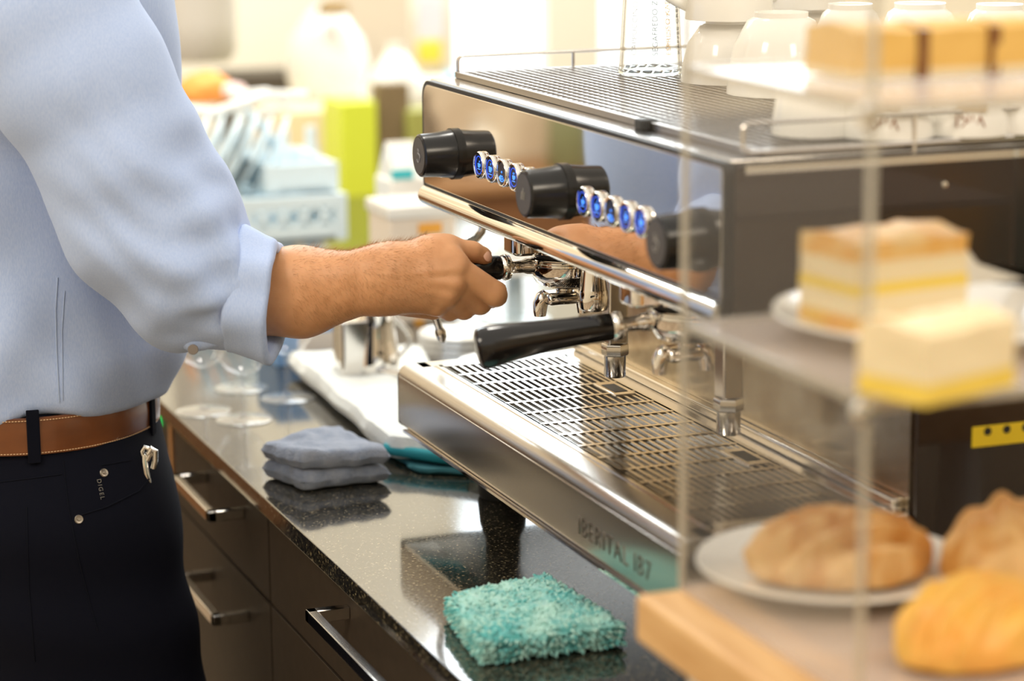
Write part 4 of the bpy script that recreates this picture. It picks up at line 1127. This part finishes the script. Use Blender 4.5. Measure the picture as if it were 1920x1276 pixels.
# tall stand with an upturned bowl seen between the groups
e = empty('bowl_stand', (-.75, .48, CT), 'pale steel stand with a white upturned bowl behind the hand', 'stand')
q = U(965, 470, x=-.75)
MB().lathe([(0, CT), (.05, CT), (.05, CT + .006), (.012, CT + .010), (.010, q.z - .03), (.03, q.z - .025), (0, q.z - .02)], (q.x, q.y, 0), n=32).build('stand_column', M_whitep, e)
MB().lathe([(.062, q.z - .025), (.058, q.z), (.040, q.z + .022), (.02, q.z + .03), (0, q.z + .031)], (q.x, q.y, 0), n=40).build('upturned_bowl', M_white, e)

# dish rack: crates, plates, rack rods
def crate(x, pxl, pxr, pyt, pyb, depth, label, diamonds=True):
    a = U(pxl, pyb, x=x); b = U(pxr, pyt, x=x)
    e = empty('dish_crate', (x - depth / 2, (a.y + b.y) / 2, a.z), label, 'crate', 'pale blue dish crates')
    t = .008; H = b.z - a.z
    m = MB().box((x - depth, a.y, a.z), (x, b.y, a.z + t)).box((x - t, a.y, b.z - .02), (x, b.y, b.z)).box((x - t, a.y, a.z), (x, b.y, a.z + .025))
    m.box((x - t + .0004, a.y - .0004, a.z - .0003), (x + .0004, a.y + .02, b.z + .0004)).box((x - t + .0004, b.y - .02, a.z - .0003), (x + .0004, b.y + .0004, b.z + .0004)).box((x - depth, a.y, a.z + .0005), (x - depth + t, b.y, b.z - .0005))
    m.box((x - depth + .001, a.y + .0006, a.z + .001), (x - .0006, a.y + t, b.z - .001)).box((x - depth + .001, b.y - t, a.z + .001), (x - .0006, b.y - .0006, b.z - .001))
    if diamonds:
        W_ = b.y - a.y - .04; s = H - .045; n_ = max(2, int(W_ / s * 1.0)); dy = W_ / n_
        for k in range(n_ + 1):
            for sg in (-1, 1):
                y0 = a.y + .02 + k * dy; y1 = y0 + sg * s
                if y1 < a.y or y1 > b.y: continue
                p0, p1 = Vector((x - t / 2, y0, a.z + .02)), Vector((x - t / 2, y1, b.z - .02))
                m.tube([p0, p1], .005, 6)
    m.build('crate_body', M_whitep, e, bevel=.001)
    return e
crate(-1.32, 452, 650, 362, 462, .30, 'large pale blue lattice crate on the worktop behind the cuff')
crate(-1.36, 500, 634, 303, 362, .22, 'smaller pale blue crate stacked on the large lattice crate')
for k in range(6):
    px = 352 + 30 * k
    q = U(px + 12, 300, x=-1.45); r = .075
    o = MB().lathe([(0, 0), (r * .6, .002), (r, .010), (r * .98, .013), (r * .55, .006), (0, .005)], (0, 0, 0), n=40).build('dinner_plate', M_whitep, None, origin=(0, 0, 0))
    o.location = (q.x, q.y, q.z); o.rotation_euler = (math.radians(62), math.radians(8), math.radians(-18))
    tag(o, 'white plate standing on edge in the dish rack, ' + ('farthest left', 'second from the left', 'third from the left', 'fourth from the left', 'second from the right', 'farthest right')[k], 'plate', 'plates on edge in the dish rack')
e = empty('dish_rack', (-1.5, .2, CT), 'white wire dish rack with curved rods behind the sleeve', 'dish rack')
x = -1.5
MB().tube([U(345, 205, x=x), U(400, 212, x=x), U(450, 195, x=x), U(500, 178, x=x), U(575, 180, x=x)], .009, 10).build('top_rod', M_white, e)
MB().tube([U(430, 178, x=x - .1), U(500, 172, x=x - .1), U(540, 200, x=x - .1), U(470, 215, x=x - .1)], .007, 10).build('top_rod', M_white, e)
MB().tube([U(462, 205, x=x), U(490, 235, x=x), U(508, 265, x=x), U(520, 300, x=x), U(525, 340, x=x)], .007, 10).build('curved_rod', M_whitep, e)
MB().tube([U(452, 205, x=x), U(448, 300, x=x), U(440, 420, x=x)], .010, 10).build('upright_rod', M_white, e)
MB().box((x - .4, U(340, 470, x=x).y, CT), (x + .05, U(500, 470, x=x).y, CT + .02)).build('rack_base', M_whitep, e)
# orange bag and pink cloth over the rack
def blob(name, px, py, x, rp, m, label, cat, sz=1.):
    q = U(px, py, x=x); s = rp / 4533 * (CAM.x - x) / math.cos(YAW)
    o = pastry(name, (q.x, q.y, q.z - s * .6), (s, s * 1.1, s * sz), 0, m, label, cat, px, 3, .05)
    return o
blob('paper_bag', 385, 158, -1.75, 52, mat('orange_paper', (.88, .32, .06), .7), 'orange bag lying on top of the dish rack', 'bag', .75)
blob('pink_cloth', 432, 162, -1.72, 26, mat('pink_cotton', (.85, .62, .58), .8), 'small pink cloth beside the orange bag', 'cloth', .7)
# glass bottles left of the crates
for k, (px, py, lab) in enumerate(((533, 300, 'clear bottle standing behind the upper crate, left one'), (583, 296, 'clear bottle standing behind the upper crate, right one'))):
    q = U(px, py, x=-1.7); o = MB().lathe([(0, -.12), (.017, -.12), (.017, 0), (.009, .03), (.009, .055), (0, .055)], q, n=24).build('bottle', M_whitep); tag(o, lab, 'bottle', 'clear bottles behind the crates')

# far shelf wall objects
def bbox(name, px0, px1, py0, py1, x, depth, m, label, cat, group=None):
    a = U(px0, py1, x=x); b = U(px1, py0, x=x)
    return boxthing(name, (x - depth, a.y, a.z), (x, b.y, b.z), m, label, cat, group)
FX = -2.1
zb = lambda px: 0
def stand_box(name, px0, px1, py0, x, depth, m, label, cat, base=CT, group=None):
    a = U(px0, py0, x=x); b = U(px1, py0, x=x)
    return boxthing(name, (x - depth, a.y, base), (x, b.y, b.z), m, label, cat, group)
cab = empty('low_sideboard', (-2.5, .6, -1.03), 'dark olive and wood sideboard far behind the worktop', 'sideboard')
MB().box((-2.9, -.3, -1.03), (-2.06, 1.5, -.30)).build('sideboard_body', mat('olive_lacquer', (.22, .22, .06), .4), cab, bevel=.004)
MB().box((-2.92, -.32, -.30), (-2.04, 1.52, -.27)).build('sideboard_top', mat('grey_brown_top', (.30, .25, .18), .3), cab, bevel=.003)
SB = -.27
stand_box('green_canister', 638, 706, 190, -2.15, .12, mat('lime_lacquer', (.66, .74, .05), .4), 'lime green tall box between the crates and the machine', 'box', SB)
stand_box('wooden_board', 706, 768, 155, -2.2, .04, mat('dark_wood', (.20, .14, .07), .5), 'upright brown wooden board right of the lime box', 'board', SB)
stand_box('olive_box', 764, 830, 205, -2.18, .10, mat('olive_card', (.34, .34, .08), .5), 'olive box partly behind the machine corner', 'box', SB)
stand_box('cream_box', 516, 640, 205, -2.4, .2, mat('cream_box_card', (.84, .70, .45), .6), 'cream cardboard box left of the lime box', 'box', SB)
stand_box('dark_open_shelf', 438, 600, 135, -2.75, .15, mat('dark_shelf_brown', (.06, .045, .03), .5), 'dark brown shelf block against the cream wall', 'shelf', SB)
# white vases in front of a beige board, grey drum shade
bbox('beige_board', 640, 768, -40, 150, -2.95, .02, mat('beige_board', (.62, .54, .43), .7), 'beige board on the wall behind the white vases', 'board')
def vase(px, py, x, rpx, label):
    q = U(px, py, x=x); s = rpx / 4533 * (CAM.x - x) / math.cos(YAW)
    pr = [(0, -1.25), (.55, -1.25), (.9, -.8), (1, -.25), (.85, .3), (.5, .8), (.28, 1.1), (.3, 1.35), (0, 1.35)]
    o = MB().lathe([(a * s, b * s) for a, b in pr], q, n=40).build('vase', M_white); tag(o, label, 'vase', 'white vases by the wall'); return q.z - 1.25 * s
vz = vase(612, 95, -2.6, 78, 'big white vase left of the beige board')
vase(742, 158, -2.4, 56, 'big white vase at the foot of the beige board')
bbox('wall_shelf', 800, 960, 168, 174, -2.45, .35, mat('cream_shelf', (.84, .76, .58), .5), 'cream wall shelf carrying the sky blue bundles', 'shelf')
bbox('wall_shelf', 520, 790, 195, 203, -2.45, .3, mat('cream_shelf', (.84, .76, .58), .5), 'cream wall shelf under the white vases', 'shelf')
q = U(372, 40, x=-2.4)
o = MB().lathe([(0, -.075), (.06, -.078), (.073, -.06), (.075, 0), (.075, .40), (0, .40)], (q.x, q.y, q.z), n=48).build('drum_shade', mat('greige_fabric', (.56, .52, .46), .8)); tag(o, 'big greige cylinder hanging above the dish rack behind the shirt', 'lamp')
blob('dried_flower', 625, 12, -2.5, 26, mat('dry_brown', (.36, .25, .12), .8), 'brown dried flower head at the top of the picture', 'flower', .8)
pn = bbox('paper_note', 783, 832, -10, 75, -3.15, .004, mat('grey_lined_paper', (.72, .74, .80), .6), 'pale paper sheet on the wall above the yellow note', 'paper')
bbox('paper_note', 784, 829, 76, 120, -3.14, .006, mat('yellow_note', (.98, .78, .08), .6), 'square yellow note on the wall left of the machine', 'paper')
for k, (px, py, rp) in enumerate(((845, 145, 15), (880, 155, 17), (765, 175, 18))):
    blob('blue_towel_roll', px, py, -2.6, rp, mat('sky_blue_cloth', (.35, .70, .92), .7), ('sky blue cloth bundle just left of the rack rail', 'sky blue cloth bundle behind the rack rail', 'sky blue cloth bundle by the wooden board')[k], 'cloth')
lc = empty('low_cupboard', (-2.4, -1.8, -1.03), 'dark grey low cupboard far off by the left wall', 'cupboard')  # added unseen cupboard, darkens the reflection in the case's side pane
MB().box((-2.9, -2.15, -1.03), (-2.2, -1.52, -.12)).build('cupboard_body', mat('charcoal_lacquer', (.03, .032, .038), .5), lc, bevel=.01)
MB().box((-2.2, -1.99, -1.0), (-2.185, -1.66, -.2)).build('cupboard_door', mat('charcoal_lacquer', (.03, .032, .038), .5), lc, bevel=.004)
# coffee bags added out of view to put coloured stripes in the side panel's reflection
sf = empty('bag_rack', (3.4, 2.2, -1.03), 'dark low wooden platform carrying coffee bags in the customer area', 'platform')
MB().box((2.3, 2.0, -1.03), (4.3, 2.5, -.86)).build('platform_body', mat('shelf_dark_brown', (.05, .03, .02), .5), sf, bevel=.004)
cols = [((.95, .28, .05), 'rust orange'), ((.10, .07, .05), 'nearly black'), ((.60, .66, .08), 'olive green'), ((.05, .22, .22), 'dark teal'), ((.85, .50, .12), 'mustard')]
for k, (c_, nm) in enumerate(cols):
    o = MB().prism(rrect(2.42 + .36 * k, 2.58 + .36 * k, 2.12, 2.30, .03), -.859, -.30, 'z').box((2.42 + .36 * k, 2.20, -.30), (2.58 + .36 * k, 2.22, -.24)).build('coffee_bag', mat('bag_%d' % k, c_, .5), bevel=.006)
    tag(o, nm + ' coffee bag standing on the dark platform', 'bag', 'coffee bags on the platform')
wsb = empty('wooden_bench', (-3.0, -1.0, -1.03), 'brown wooden bench cupboard against the tan wall, mirrored in the machine', 'bench')  # bench added out of view to vary the front panel's reflection
MB().box((-3.19, -1.49, -1.0), (-2.8, -.55, -.27)).build('bench_body', mat('red_brown_wood', (.22, .10, .04), .5), wsb, bevel=.005)
MB().box((-3.19, -1.50, -.27), (-2.78, -.53, -.245)).build('bench_top', mat('warm_brown_top', (.34, .18, .08), .4), wsb, bevel=.004)
for x in (-3.12, -2.86):
    for y in (-1.44, -.60): MB().box((x - .02, y - .02, -1.03), (x + .02, y + .02, -1.0)).build('leg', M_dark, wsb)
for k, (y, h, c_, nm) in enumerate(((-.98, .20, (.16, .12, .08), 'dark brown'), (-1.14, .13, (.75, .70, .60), 'cream'), (-1.36, .24, (.22, .24, .12), 'olive'))):  # jars added as smudges in the front panel's reflection
    o = MB().lathe([(0, 0), (.05, 0), (.055, .01), (.05, h * .6), (.025, h * .85), (.03, h), (0, h)], (-2.98, y, -.244), n=28).build('bench_jar', mat('jar_%d' % k, c_, .4)); tag(o, nm + ' jar standing on the brown bench cupboard', 'jar', 'jars on the bench cupboard')
